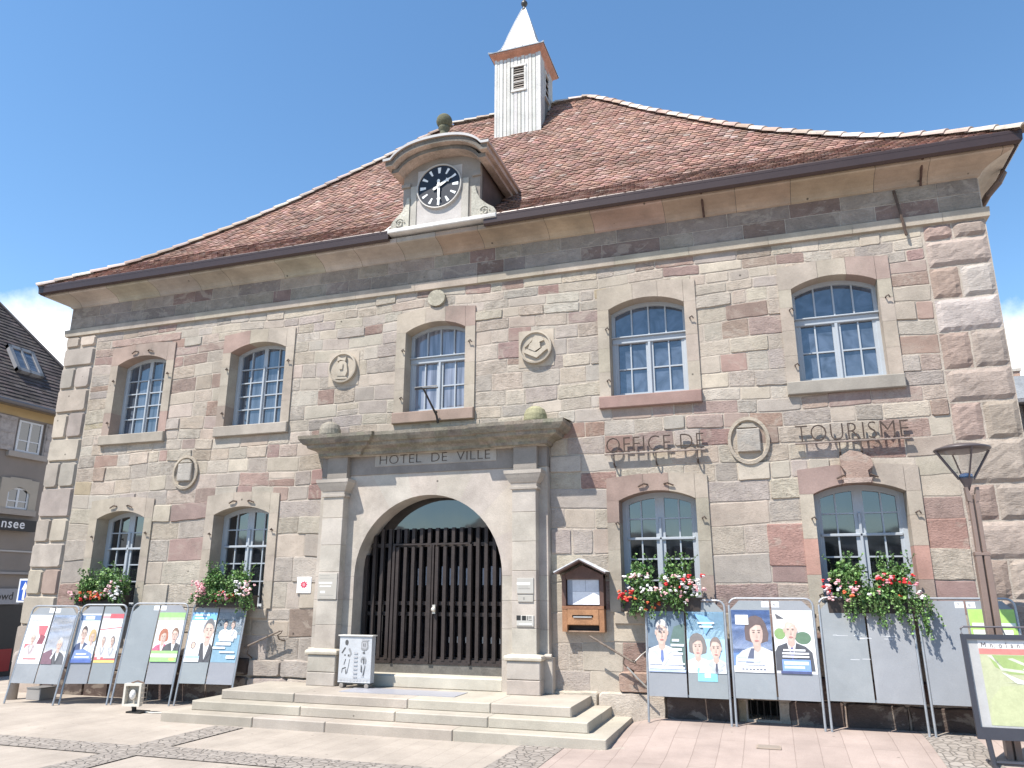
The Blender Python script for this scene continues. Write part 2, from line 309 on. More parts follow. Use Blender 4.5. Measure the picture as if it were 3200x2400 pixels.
for n_, xs, ys in (('sett_band', fr(6.94, 7.52, .3), fr(-12, 0, .35)), ('sett_band', fr(2.18, 2.73, .3), fr(-12, -1.85, .35)), ('sett_band', fr(-2.36, -1.88, .25), fr(-12, -1.95, .35))):
    sheet('paving_band', xs, ys, .007, P_COB)
sheet('paving_band', [-30, -14, -10, -9, -8.6, -2.36], [-3.95, -3.45], .006, P_COB); sheet('paving_band', [-1.88, 2.18], [-3.9, -3.36], .006, P_COB)
hm = M(); H0 = None
for k in range(181):
    a = math.radians(-160+k*140/180); r_ = 150; h = 15.5+1.8*math.sin(k*.13)+1.6*math.sin(k*.41+1)+.7*random.random()
    H1 = [hm.vv((5+r_*math.cos(a), -11+r_*math.sin(a), -6)), hm.vv((5+(r_+3)*math.cos(a), -11+(r_+3)*math.sin(a), h*.7)), hm.vv((5+(r_+25)*math.cos(a), -11+(r_+25)*math.sin(a), h))]
    if H0:
        for q in range(2): hm.idf((H0[q], H1[q], H1[q+1], H0[q+1]), vary((.016,.021,.013), .4))
    H0 = H1
struct(hm.build('hills', LEAF))
# ================================================================ TOWN HALL
TH = thing('town_hall', 'two-storey sandstone town hall with red tiled hip roof, clock dormer and white bell turret', 'town hall')
XC, D = 8.70, 9.67
WU = [(-7.17,-5.93), (-4.37,-3.11), (-.585,.57), (3.114,4.34), (5.96,7.17)]     # upper openings
WL = [(-7.14,-5.975), (-4.37,-3.166), (3.175,4.336), (5.977,7.18)]              # lower openings
ZU0, ZUS, ZUA = 4.87, 6.35, 6.505
ZL0, ZLS, ZLA = 1.56, 3.205, 3.345
# ---- wall core with openings (front sheet at y=0, solid behind)
wm = M(); wm.col = MORT
holes = [(a-.012, b+.012, ZU0-.012, ZUA+.012) for a, b in WU]+[(a-.012, b+.012, ZL0-.012, ZLA+.012) for a, b in WL]+[(-1.34, 1.36, .35, 3.45), (4.86, 5.27, .17, .42)]
xs = sorted(set([-XC, XC]+[h[0] for h in holes]+[h[1] for h in holes])); zs = sorted(set([-.3, 8.05]+[h[2] for h in holes]+[h[3] for h in holes]))
for i in range(len(xs)-1):
    for j in range(len(zs)-1):
        cx, cz = (xs[i]+xs[i+1])/2, (zs[j]+zs[j+1])/2
        if any(h[0] < cx < h[1] and h[2] < cz < h[3] for h in holes): continue
        wm.face([(xs[i],0,zs[j]), (xs[i+1],0,zs[j]), (xs[i+1],0,zs[j+1]), (xs[i],0,zs[j+1])])
for a, b, c, d in holes:
    yb = .45
    for q in ([(a,0,c),(a,0,d),(a,yb,d),(a,yb,c)], [(b,0,d),(b,0,c),(b,yb,c),(b,yb,d)], [(a,0,d),(b,0,d),(b,yb,d),(a,yb,d)], [(b,0,c),(a,0,c),(a,yb,c),(b,yb,c)], [(a,yb,c),(b,yb,c),(b,yb,d),(a,yb,d)]): wm.face(q, (.03,.028,.026) if q[0][1] else None)
for q in ([(XC,0,-.3),(XC,D,-.3),(XC,D,8.05),(XC,0,8.05)], [(-XC,D,-.3),(-XC,0,-.3),(-XC,0,8.05),(-XC,D,8.05)], [(XC,D,-.3),(-XC,D,-.3),(-XC,D,8.05),(XC,D,8.05)]): wm.face(q)
wm.build('wall', MORTAR, TH)
# ---- stones
def wob(x, z): return .022*math.sin(x*1.3+z*2.1)+.014*math.sin(x*3.1-z*1.7+1.3)
def block(m, x0, x1, z0, z1, col, h=.012, gap=.009, y=0., rnd=.013, wav=.006, wobble=True, bev=.012, tilt=0.):
    if x1-x0 < .05 or z1-z0 < .04: return
    cs = []
    for (a, b) in ((x0+gap, z0+gap), (x1-gap, z0+gap), (x1-gap, z1-gap), (x0+gap, z1-gap)):
        cs.append((a+random.uniform(-wav, wav), b+random.uniform(-wav, wav)+(wob(a, b) if wobble else 0)))
    out = []
    for i in range(4):
        p, q, pr = cs[i], cs[(i+1) % 4], cs[i-1]
        dl = math.hypot(q[0]-p[0], q[1]-p[1]); dp = math.hypot(pr[0]-p[0], pr[1]-p[1])
        rr = min(rnd*random.uniform(.5, 1.6), dl*.3, dp*.3)
        out.append((p[0]+(pr[0]-p[0])*rr/dp, p[1]+(pr[1]-p[1])*rr/dp)); out.append((p[0]+(q[0]-p[0])*rr/dl, p[1]+(q[1]-p[1])*rr/dl))
        n = max(1, int(dl/.14))
        for k in range(1, n):
            t = k/n; nx, nz = -(q[1]-p[1])/dl, (q[0]-p[0])/dl; o = random.uniform(-wav, wav)
            out.append((p[0]+(q[0]-p[0])*t+nx*o, p[1]+(q[1]-p[1])*t+nz*o))
    keep = m.mat
    if wobble or m.mat == -1: m.mat = random.choices((0, 1, 2), (.45, .33, .22))[0]
    cx = sum(p[0] for p in out)/len(out); cz = sum(p[1] for p in out)/len(out)
    A = [m.vv((p[0], y-.001, p[1])) for p in out]
    sxk = 1-bev/(max(.03, (x1-x0)/2)); szk = 1-bev/(max(.03, (z1-z0)/2))
    B = [m.vv((cx+(p[0]-cx)*sxk, y-h-tilt*(p[1]-cz), cz+(p[1]-cz)*szk)) for p in out]
    n = len(out)
    for i in range(n): m.idf((A[i], A[(i+1) % n], B[(i+1) % n], B[i]), col)
    m.idf(B, col); m.mat = keep
def pr_red(x, z):
    p = .10
    if 3.95 < z < 4.7 and x > 2.1: p = .6
    if 3.55 < z < 4.1 and x < -2: p = .42
    if 4.2 < z < 4.6 and -8 < x < -2: p = .22
    if 5.0 < z < 6.6 and -5.7 < x < -4.5: p = .34
    if 6.5 < z < 6.9 and x < -5.6: p = .5
    if 6.7 < z < 7.13: p = .24
    if z < 3.43 and not (x > 4.4): p = .07
    if x > 4.5 and 1.5 < z < 3.0: p = .14
    if 4.9 < z < 6.3 and 4.5 < x < 5.9: p = .2
    if x > 7.3 : p = max(p, .33)
    return p
rowz = [0., .4, .73, 1.12, 1.56, 1.98, 2.40, 2.80, 3.12, 3.43, 3.7, 3.97, 4.24, 4.47, 4.68, 4.88, 5.13, 5.42, 5.66, 5.95, 6.2, 6.42, 6.60, 6.78, 6.95, 7.13]
excl = [(a-.1, b+.1, 4.68, 6.60) for a, b in WU]+[(a-.1, b+.1, 1.56, 3.43) for a, b in WL]+[(-2.05, 2.07, 0, 4.47), (4.84, 5.29, 0, .42)]
wmin, wmax = .27, .70
sm = M()
for za, zb in zip(rowz, rowz[1:]):
    ex = sorted((e[0], e[1]) for e in excl if e[2] < zb-.01 and e[3] > za+.01)
    x = -7.86; ints = []
    for a, b in ex: ints.append((x, a)); x = b
    ints.append((x, 7.86))
    for a, b in ints:
        x = a
        while x < b-.02:
            big = (za < 3.4 and random.random() < .35)
            wd = random.uniform(wmin, wmax)*(1.55 if za < 3.4 else 1)
            if b-(x+wd) < .2: wd = b-x
            if wd > 1.5: wd /= 2
            cx, cz = x+wd/2, (za+zb)/2; col = pick(pr_red(cx, cz)*.9+.03, .14)
            hh = random.uniform(.003, .010) if random.random() > .09 else random.uniform(.016, .028); wav = random.uniform(.003, .012)
            if random.random() < .04 and zb-za > .24 and wd > .3:
                zm = za+(zb-za)*random.uniform(.4, .6); block(sm, x, x+wd, za, zm, col, hh, wav=wav); block(sm, x, x+wd, zm, zb, pick(pr_red(cx, cz)), hh*.8, wav=wav)
            elif random.random() < .10 and wd > .45:
                xm = x+wd*random.uniform(.3, .6); block(sm, x, xm, za, zb, col, hh, wav=wav); block(sm, xm, x+wd, za, zb, pick(pr_red(cx, cz)), hh*.7, wav=wav)
            else: block(sm, x, x+wd, za, zb, col, hh, gap=random.uniform(.001, .009), wav=wav, tilt=random.uniform(-.02, .02))
            x += wd
# sandstone blocks above the string course
for za, zb in ((7.30, 7.545), (7.545, 7.79)):
    x = -8.69
    while x < 8.68:
        wd = random.uniform(.35, 1.0)
        if 8.69-(x+wd) < .3: wd = 8.69-x
        block(sm, x, x+wd, za, zb, (vary(random.choice([(.215,.15,.125), (.20,.142,.12)]), .08) if random.random() < .25 else vary(random.choice([(.275,.228,.19), (.25,.207,.175), (.295,.245,.20), (.23,.19,.162)]), .08, .03)), random.uniform(.004, .009), gap=.004, wav=.002, wobble=False, rnd=.006); x += wd
sm.build('wall_stones', [STONE, STONE_PLAIN, STONE_WORN], TH)
# lower plinth of bigger stones beside the steps
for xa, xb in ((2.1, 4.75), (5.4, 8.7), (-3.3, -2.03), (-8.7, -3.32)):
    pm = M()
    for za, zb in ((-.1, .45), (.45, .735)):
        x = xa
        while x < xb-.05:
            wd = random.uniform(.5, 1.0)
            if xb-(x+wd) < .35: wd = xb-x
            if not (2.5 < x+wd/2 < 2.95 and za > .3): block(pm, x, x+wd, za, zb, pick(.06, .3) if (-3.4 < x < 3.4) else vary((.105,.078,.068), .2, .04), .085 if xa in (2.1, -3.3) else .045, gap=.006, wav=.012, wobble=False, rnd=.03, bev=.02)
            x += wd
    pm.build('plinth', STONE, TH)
# ---- quoins
qm = M(); qz = [1.2, 1.76, 2.27, 2.77, 3.26, 3.86, 4.40, 4.88, 5.43, 5.94, 6.43, 6.86, 7.12]
for i, (za, zb) in enumerate(zip(qz, qz[1:])):
    wide = (i % 2 == 0)
    if wide: block(qm, -8.70, -7.87, za, zb, pick(.05, .2), .055, gap=.012, wav=.006, wobble=False, rnd=.03, bev=.025)
    else:
        xm = -8.31; block(qm, -8.70, xm, za, zb, pick(.1, .2), .05, gap=.014, wav=.006, wobble=False, rnd=.03, bev=.025); block(qm, xm, -7.87, za, zb, pick(.2, .2), .05, gap=.014, wav=.006, wobble=False, rnd=.03, bev=.025)
for za, zb in ((-.1, .5), (.5, 1.2)): block(qm, -8.70, -7.87, za, zb, pick(.1, .3), .08, gap=.008, wobble=False)
qm.build('quoins', SMOOTH, TH)
qm = M()
def rough_block(m, x0, x1, z0, z1, col, h):
    nx, nz = max(4, int((x1-x0)/.07)), max(4, int((z1-z0)/.06)); g = .012; ids = {}
    ph = random.uniform(0, 9)
    for i in range(nx+1):
        for j in range(nz+1):
            u, v = i/nx, j/nz; e = min(u, 1-u, v, 1-v); k = min(1, e*5)
            if i in (0, nx) or j in (0, nz): y = -.001
            else: y = -h*(.62+.38*k)-h*.18*math.sin(ph+u*4+v*6)*k+random.uniform(-.006, .006)
            ids[i, j] = m.vv((x0+g+(x1-x0-2*g)*u+(random.uniform(-.006, .006)), y, z0+g+(z1-z0-2*g)*v+random.uniform(-.006, .006)))
    for i in range(nx):
        for j in range(nz): m.idf((ids[i, j], ids[i+1, j], ids[i+1, j+1], ids[i, j+1]), col)
GR = [(.325,.27,.225), (.35,.295,.25), (.315,.265,.225), (.33,.265,.22)]
for i, (za, zb) in enumerate(zip(qz, qz[1:])):
    wide = (i % 2 == 0); c1 = vary(random.choice(GR), .08); c2 = vary(random.choice(GR), .08)
    if i in (8, 9): c1 = vary((.41,.37,.335), .03)
    if wide: rough_block(qm, 7.87, 8.70, za, zb, c1, .045)
    else: rough_block(qm, 7.87, 8.26, za, zb, vary((.31,.235,.195), .06), .035); rough_block(qm, 8.26, 8.70, za, zb, c1, .042)
for za, zb in ((-.1, .5), (.5, 1.2)): rough_block(qm, 7.87, 8.70, za, zb, vary(GR[0]), .06)
qm.build('quoins', RUSTIC, TH, label='rough rock-faced grey corner stones on the right edge')
# ---- loops round the building
def loft_rect(m, prof, colf, x0=-XC, x1=XC, y0=0, y1=D, skipfront=None):
    for (za, oa), (zb, ob) in zip(prof, prof[1:]):
        def cor(z, o): return [(x0-o, y0-o, z), (x1+o, y0-o, z), (x1+o, y1+o, z), (x0-o, y1+o, z)]
        A, B = cor(za, oa), cor(zb, ob)
        for i in range(4):
            j = (i+1) % 4
            if i == 0 and skipfront:
                for (u, v) in skipfront:
                    pa = lambda P, x, e: (max(P[0][0], x) if e == 0 else min(P[1][0], x), P[0][1], P[0][2])
                    m.face([pa(A, u, 0), pa(A, v, 1), pa(B, v, 1), pa(B, u, 0)], colf())
            else: m.face([A[i], A[j], B[j], B[i]], colf())
s1 = M(); loft_rect(s1, [(7.12, .0), (7.13, .055), (7.27, .065), (7.305, .0)], lambda: vary(TRIM, .03), skipfront=[(x, x+1.22) for x in [-9+.0+1.225*k for k in range(15)]])
s1.build('string_course', SMOOTH, TH)
cv = M(); seg = []; x = -9.3
while x < 9.2:
    wd = random.uniform(.7, 1.25); seg.append((x, x+wd-.008)); x += wd
prof = [(7.78, .0), (7.80, .03), (7.83, .045), (7.87, .085), (7.91, .16), (7.945, .27), (7.965, .38), (7.98, .40), (8.06, .40)]
ccol = {}
for (za, oa), (zb, ob) in zip(prof, prof[1:]):
    x0, x1 = -XC, XC
    for i, (u, v) in enumerate(seg):
        ccol.setdefault(i, vary((.36,.275,.21) if u > -.4 else (.36,.32,.265), .08, .04))
        cl = lambda x, o: min(XC+o, max(-XC-o, x))
        m_ = [(cl(u, oa), -oa, za), (cl(v, oa), -oa, za), (cl(v, ob), -ob, zb), (cl(u, ob), -ob, zb)]
        if m_[1][0]-m_[0][0] > .001 or m_[2][0]-m_[3][0] > .001: cv.face(m_, ccol[i])
    A = [(XC+oa, -oa, za), (XC+oa, D+oa, za), (-XC-oa, D+oa, za), (-XC-oa, -oa, za)]; B = [(XC+ob, -ob, zb), (XC+ob, D+ob, zb), (-XC-ob, D+ob, zb), (-XC-ob, -ob, zb)]
    for i in range(3): cv.face([A[i], A[i+1], B[i+1], B[i]], (.47,.42,.35))
cv.face([(-XC-.4, -.4, 8.06), (XC+.4, -.4, 8.06), (XC+.4, D+.4, 8.06), (-XC-.4, D+.4, 8.06)], (.47,.42,.35))
# dark joints behind
for (za, oa), (zb, ob) in zip(prof, prof[1:]):
    e = .006; cv.face([(-XC-oa, -oa+e, za), (XC+oa, -oa+e, za), (XC+ob, -ob+e, zb), (-XC-ob, -ob+e, zb)], (.13,.11,.09))
cv.build('cornice', SMOOTH, TH)
gu = M(); gu.col = (.045,.026,.023)
GP = [(8.01, .41), (7.995, .455), (8.03, .49), (8.18, .50), (8.195, .495), (8.185, .44), (8.06, .43)]
loft_rect(gu, GP, lambda: gu.col, skipfront=[(-20, -.79), (1.06, 20)])
for xe in (-.79, 1.06): gu.face([(xe, -o, z) for z, o in GP])
gu.build('gutter', METAL, TH)
for x in (4.75, 7.93): st = M(); st.tube([(x, -.47, 8.04), (x, -.30, 7.96), (x, -.1, 7.82), (x, -.05, 7.76)], .018, 6, (.09,.055,.045)); st.build('iron_brace', RUST, TH)
st = M(); st.tube([(7.56, -.05, 7.74), (7.60, -.10, 7.30), (7.64, -.07, 6.98)], .022, 6, (.10,.07,.055))
st.build('iron_brace', RUST, TH)
dp = M(); dp.tube([(9.08, .2, 8.05), (9.1, .2, 7.9), (9.02, .2, 7.76), (8.88, .3, 7.62), (8.80, .6, 7.5), (8.78, 2.4, 7.3), (8.78, 2.5, .1)], .05, 10, (.11,.075,.06)); dp.build('downpipe', METAL, TH)
# ---- window surrounds, sills, frames
def arcz(x, a, b, zs_, za_):
    h = (b-a)/2; r = (h*h+(za_-zs_)**2)/(2*(za_-zs_)); cx = (a+b)/2
    return za_-r+math.sqrt(max(0, r*r-(x-cx)**2))
def surround(a, b, z0, zs_, za_, pink, ear=.0, topz=None, yf=-.032, lipx=.185, redj=False):
    m = M(); xo0, xo1 = a-lipx, b+lipx; zt = topz or za_+.26
    def c(p=.0): return vary(random.choice(REDS[2:]+[REDS[4]]) if random.random() < p else TRIM, .06, .02)
    for (xi, xo, sgn) in ((a, xo0, 1), (b, xo1, -1)):
        zz = [z0]+[z0+(zs_-z0)*t for t in ((.32, .62) if random.random() < .5 else (.28, .55, .8))]+[zs_]
        for k, (q0, q1) in enumerate(zip(zz, zz[1:])):
            col = c(pink*(1.6 if k == 0 else .5)); q1 -= .003
            if redj and k == 1: col = vary((.40,.235,.19), .03)
            x0, x1 = min(xi, xo), max(xi, xo)
            m.face([(x0,yf,q0),(x1,yf,q0),(x1,yf,q1),(x0,yf,q1)], col)
            m.face([(xi,yf,q0),(xi,.36,q0),(xi,.36,q1),(xi,yf,q1)], col)
            m.face([(xo,yf,q0),(xo,.02,q0),(xo,.02,q1),(xo,yf,q1)], col)
            m.face([(x0,yf,q1),(x1,yf,q1),(x1,.0,q1),(x0,.0,q1)], col)
    N = 18; segs = [0, 6, 12, 18]; cols = [c(pink) for _ in range(3)]
    def top(x):
        t = abs((x-(a+b)/2))/((xo1-xo0)/2); return zt-.05*max(0, t-.35)/.65
    for k in range(N):
        xa, xb = a+(b-a)*k/N, a+(b-a)*(k+1)/N
        col = cols[0 if k < 6 else (1 if k < 12 else 2)]; g = .004 if (k+1) in segs else 0
        za1, za2 = arcz(xa, a, b, zs_, za_), arcz(xb, a, b, zs_, za_)
        m.face([(xa,yf,za1),(xb-g,yf,za2),(xb-g,yf,top(xb)),(xa,yf,top(xa))], col)
        m.face([(xa,yf,za1),(xa,.36,za1),(xb-g,.36,za2),(xb-g,yf,za2)], col)
        m.face([(xa,yf,top(xa)),(xb-g,yf,top(xb)),(xb-g,.0,top(xb)),(xa,.0,top(xa))], col)
    for xi, xo, cc in ((a, xo0, cols[0]), (b, xo1, cols[2])):
        x0, x1 = min(xi, xo), max(xi, xo)
        m.face([(x0,yf,zs_),(x1,yf,zs_),(x1,yf,top(x1)),(x0,yf,top(x0))], cc); m.face([(xo,yf,zs_),(xo,.02,zs_),(xo,.02,top(xo)),(xo,yf,top(xo))], cc)
        m.face([(x0,yf,top(x0)),(x1,yf,top(x1)),(x1,.0,top(x1)),(x0,.0,top(x0))], cc)
    # fill between arch and rectangular hole (behind the face)
    return m
FR = (.36,.39,.42)
def window(a, b, z0, zs_, za_, kind, glass, pink, redj=False, sillcol=None, key=False):
    sr = surround(a, b, z0, zs_, za_, pink, redj=redj)
    fr_ = M(); fr_.col = FR; yf, yb = (.225, .295) if kind != 'L' else (.265, .335)
    e = .055 if kind != 'L' else .07
    cx = (a+b)/2
    def az(x): return arcz(x, a, b, zs_, za_)
    def bar(x0, x1, q0, q1, y0=None, y1=None): fr_.bbox(x0, x1, yf if y0 is None else y0, yb if y1 is None else y1, q0, q1, .008)
    # outer frame
    bar(a-.01, a+e, z0, zs_); bar(b-e, b+.01, z0, zs_); bar(a-.01, b+.01, z0, z0+e)
    N = 14
    for k in range(N):
        xa, xb = a+(b-a)*k/N, a+(b-a)*(k+1)/N
        zi = lambda x: az(x)-e*1.15
        P = [(xa, zi(xa)), (xb, zi(xb)), (xb, az(xb)+.02), (xa, az(xa)+.02)]
        fr_.prism(P, yf+.002, yb)
    # projecting bottom rail / weather bar
    fr_.bbox(a+.12 if kind == 'C' else a+.0, b+.01, yf-.075, yf+.03, z0-.0, z0+.05, .012)
    def vbar(x, q0, q1, w=.022, proud=.0): fr_.box(x-w/2, x+w/2, yf+.012-proud, yb-.01, q0, q1)
    def hbar(z, x0, x1, w=.022, proud=0.): fr_.box(x0, x1, yf+.013-proud, yb-.012, z-w/2, z+w/2)
    if kind == 'C':      # casement pair, transom light with four panes
        zt = 5.86
        fr_.bbox(a, b, yf-.02, yb, zt-.05, zt+.05, .01); fr_.bbox(a, b, yf-.055, yf, zt+.045, zt+.07, .008)
        vbar(cx, z0+.04, zt-.04, .12); fr_.bbox(cx-.022, cx+.022, yf-.022, yf+.02, z0+.05, zt-.05, .008)
        for s in (-1, 1):
            xe = cx+s*((b-a)/2-e); xm = (cx+s*.06+xe)/2; vbar(xm, z0+.05, zt-.05)
            fr_.box(min(xe, xe-s*.045), max(xe, xe-s*.045), yf+.008, yb-.01, z0+.05, zt-.05)
            hbar((z0+zt)/2+.01, min(cx, xe), max(cx, xe))
            fr_.box(min(cx, xe), max(cx, xe), yf+.009, yb-.01, z0+.05, z0+.1)
        for t in (.25, .5, .75):
            x = a+e+(b-a-2*e)*t; vbar(x, zt+.04, az(x)-.03, .024)
    else:
        zr = [5.24, 5.505, 5.775, 6.05] if kind == 'P' else [2.02, 2.335, 2.64, 2.945]
        wcen = .085 if kind == 'P' else .14
        vbar(cx, z0+.03, az(cx)-.03, wcen); fr_.bbox(cx-.02, cx+.02, yf-.02, yf+.02, z0+.05, zs_-.28 if kind == 'P' else 2.95, .008)
        for s in (-1, 1):
            xe = cx+s*((b-a)/2-e); xm = (cx+s*wcen/2+xe)/2; vbar(xm, z0+.05, az(xm)-.04)
            fr_.box(min(xe, xe-s*.035), max(xe, xe-s*.035), yf+.008, yb-.01, z0+.05, zs_)
        for z in zr: hbar(z, a+e, b-e)
        if kind == 'L': fr_.bbox(a+e, b-e, yf-.02, yf+.02, 2.64-.02, 2.64+.02, .006)
    wo = fr_.build('window', PAINT, TH)
    so = sr.build('surround', SMOOTH, wo); so.parent = wo
    p = M(); yg = .25
    yg = yg+.02 if kind != 'L' else .305
    pts = [(a, z0), (b, z0)]+[(b+(a-b)*k/10, az(b+(a-b)*k/10)) for k in range(11)]
    p.face([(x, yg, z) for x, z in pts]); po = p.build('pane', glass); po.parent = wo
    if kind != 'L':
        s = M(); s.bbox(a-.19, b+.19, -.085, .26, ZU0-.2, ZU0-.003, .012, sillcol or TRIM); q = s.build('sill', SMOOTH); q.parent = wo
    else:
        s = M(); s.bbox(a-.12, b+.12, -.05, .26, ZL0-.17, ZL0-.003, .012, sillcol or TRIM); q = s.build('sill', SMOOTH); q.parent = wo
    for (x, z) in ((a-.03, z0+.25), (a-.03, zs_-.35), (b+.1, zs_-.3)):
        h = M(); h.tube([(x-.02, -.03, z), (x-.02, -.075, z), (x+.015, -.085, z+.02), (x+.04, -.07, z-.02)], .011, 5, (.12,.09,.075)); h.build('shutter_hook', RUST).parent = wo
    if kind == 'L' or pink > .3:
        for s_ in (-1, 1): h = M(); h.tube([(cx+s_*.12, -.04, za_+.09), (cx+s_*.18, -.07, za_+.10), (cx+s_*.27, -.055, za_+.06)], .013, 5, (.10,.07,.055)); h.build('iron_hook', RUST).parent = wo
    if key:
        k = M(); k.prism([(cx-.16, 3.34), (cx+.14, 3.34), (cx+.15, 3.42), (cx+.14, 3.5), (cx+.22, 3.56), (cx+.2, 3.68), (cx+.08, 3.76), (cx-.06, 3.80), (cx-.2, 3.72), (cx-.2, 3.58), (cx-.14, 3.48)], -.10, -.02, (.33,.235,.19))
        k.prism([(cx-.18, 3.33), (cx+.16, 3.33), (cx+.19, 3.40), (cx-.19, 3.40)], -.13, -.1, (.40,.31,.26)); q = k.build('keystone', STONE); q.parent = wo
    return wo
window(*WU[0], ZU0, ZUS, ZUA, 'P', G_BLUE, .75, sillcol=(.29,.255,.21))
window(*WU[1], ZU0, ZUS, ZUA, 'P', G_BLUE, .15, sillcol=(.33,.29,.245))
window(*WU[2], ZU0, ZUS, ZUA, 'C', G_CURT, .1, sillcol=(.29,.215,.175))
window(*WU[3], ZU0, ZUS, ZUA, 'C', G_SHEET, .25, sillcol=(.255,.17,.145))
window(*WU[4], ZU0, ZUS, ZUA, 'C', G_SHEET, .1, sillcol=(.27,.245,.21))
window(*WL[0], ZL0, ZLS, ZLA, 'L', G_DARK, .15); window(*WL[1], ZL0, ZLS, ZLA, 'L', G_DARK, .1)
window(*WL[2], ZL0, ZLS, ZLA, 'L', G_DARK, .35); window(*WL[3], ZL0, ZLS, ZLA, 'L', G_DARK, .2, redj=True, key=True)
# big red slabs beside the right lower window
def slab(*a):
    rb = M(); block(rb, *a, gap=.004, wobble=False); rb.build('wall_stones', STONE, TH, label='large red sandstone slab in the wall')
slab(5.30, 5.82, 2.2, 2.80, (.35,.215,.18), .014); slab(7.37, 7.86, 2.2, 2.82, (.32,.20,.165), .013); slab(-7.45, -5.65, 6.765, 6.93, (.36,.265,.225), .018)
if 0: rb = M(); block(rb, 5.30, 5.82, 2.2, 2.80, (.42,.245,.20), .014, gap=.004, wobble=False); block(rb, 7.37, 7.86, 2.2, 2.82, (.37,.215,.175), .013, gap=.004, wobble=False)

cg = M()
for k in range(5): cg.tube([(4.90+k*.085, .04, .17), (4.90+k*.085, .04, .42)], .009, 6, (.05,.045,.04))
cg.build('cellar_grille', RUST, TH)
# ---- carved stones
def medal(cx, cz, r, kind):
    m = M(); m.face([(cx-.31,-.012,cz-.33),(cx+.31,-.012,cz-.33),(cx+.31,-.012,cz+.32),(cx-.31,-.012,cz+.32)], (.41,.35,.28))
    N = 36
    def ring(rr, y): return [(cx+rr*math.cos(2*math.pi*k/N), y, cz+rr*math.sin(2*math.pi*k/N)) for k in range(N)]
    L_ = [ring(r, -.012), ring(r, -.085), ring(r*.9, -.09), ring(r*.85, -.06), ring(r*.3, -.055)]
    I = [[m.vv(p) for p in q] for q in L_]
    for A, B in zip(I, I[1:]):
        for k in range(N): m.idf((A[k], A[(k+1) % N], B[(k+1) % N], B[k]), (.38,.33,.265))
    m.idf(I[-1], (.38,.33,.265))
    def relief(pts, h):
        m.prism([(cx+x*r, cz+z*r) for x, z in pts], -.055-h, -.05, (.40,.35,.28))
    if kind == 0:
        relief([(-.3,-.55),(.3,-.6),(.42,-.3),(.35,.2),(.2,.42),(-.15,.42),(-.35,.15),(-.38,-.25)], .04); relief([(-.12,-.15),(.1,-.15),(.12,.2),(-.1,.2)], .06); relief([(-.55,-.75),(.45,-.78),(.3,-.6),(-.4,-.55)], .03)
        relief([(-.35,.4),(-.1,.5),(.25,.4),(.3,.7),(.15,.55),(-.1,.65),(-.3,.75)], .045)
    else:
        relief([(-.7,-.3),(.1,-.7),(.75,-.2),(.6,.0),(.1,-.35),(-.5,-.1)], .045); relief([(-.4,-.1),(0,-.3),(.35,-.1),(.3,.25),(-.05,.35),(-.3,.2)], .055)
        relief([(-.2,.3),(.2,.25),(.55,.35),(.4,.6),(.0,.7)], .04); relief([(-.65,.0),(-.4,.2),(-.1,.5),(-.2,.62),(-.6,.3)], .03)
    m.build('carved_medallion', SMOOTH, TH)
medal(-1.83, 5.80, .285, 0); medal(1.86, 5.82, .285, 1)
m = M(); m.prism([(.01+.17*math.cos(t*math.pi/8), 6.94+.155*math.sin(t*math.pi/8)) for t in range(16)], -.07, 0, (.37,.34,.27)); m.build('stone_boss', MOSSY, TH)
def oval(cx, cz, rx, rz, hc):
    m = M(); N = 30
    def ring(k1, y): return [m.vv((cx+rx*k1*math.cos(2*math.pi*k/N), y, cz+rz*k1*math.sin(2*math.pi*k/N))) for k in range(N)]
    I = [ring(1, 0.0), ring(1, -.05), ring(.86, -.055), ring(.80, -.014)]
    for A, B in zip(I, I[1:]):
        for k in range(N): m.idf((A[k], A[(k+1) % N], B[(k+1) % N], B[k]), (.39,.335,.265))
    m.idf(I[-1], hc)
    s = rx*.55; m.bbox(cx-s, cx+s, -.075, -.01, cz-s*1.05, cz+s*1.05, .012, (.36,.33,.29)); m.prism([(cx-s*.9, cz+s*1.2), (cx+s*.8, cz+s*1.15), (cx+s*.5, cz+s*1.5), (cx-s*.4, cz+s*1.55)], -.06, -.01, (.38,.34,.28))
    m.build('oval_cartouche', STONE, TH)
oval(-5.13, 4.03, .29, .325, (.33,.29,.25)); oval(5.16, 4.03, .30, .36, (.42,.36,.29))
# ---- portal
pt = M(); PC = (.415,.37,.318); yw = -.15; r_ = 1.31; cx0 = .01; zs0 = 2.09
N = 28
arc = [(cx0+r_*math.cos(math.pi*k/N), zs0+r_*math.sin(math.pi*k/N)) for k in range(N+1)]
ztop = 3.78
def edge(p):   # outward projection to the panel rectangle
    return p
xL, xR = -2.04, 2.07
# voussoirs: faces between arc and outer rectangle
outer = []
for (x, z) in arc:
    dx, dz = x-cx0, z-zs0; t = min((xR-cx0)/dx if dx > 1e-6 else 9e9, (xL-cx0)/dx if dx < -1e-6 else 9e9, (ztop-zs0)/dz if dz > 1e-6 else 9e9); outer.append((cx0+dx*t, zs0+dz*t))
nv = 9
vc = [vary(PC, .05, .015) for _ in range(nv)]
def corner_fix(a, b):
    if abs(a[0]-b[0]) > 1e-4 and abs(a[1]-b[1]) > 1e-4: return [((xR if a[0] > cx0 else xL), ztop)]
    return []
for k in range(N):
    c = vc[int(k/N*nv)]; a_, b_ = arc[k], arc[k+1]; oa, ob = outer[k], outer[k+1]
    poly = [a_, oa]+corner_fix(oa, ob)+[ob, b_]
    pt.face([(x, yw, z) for x, z in poly], c); pt.face([(a_[0], yw, a_[1]), (b_[0], yw, b_[1]), (b_[0], .5, b_[1]), (a_[0], .5, a_[1])], c)
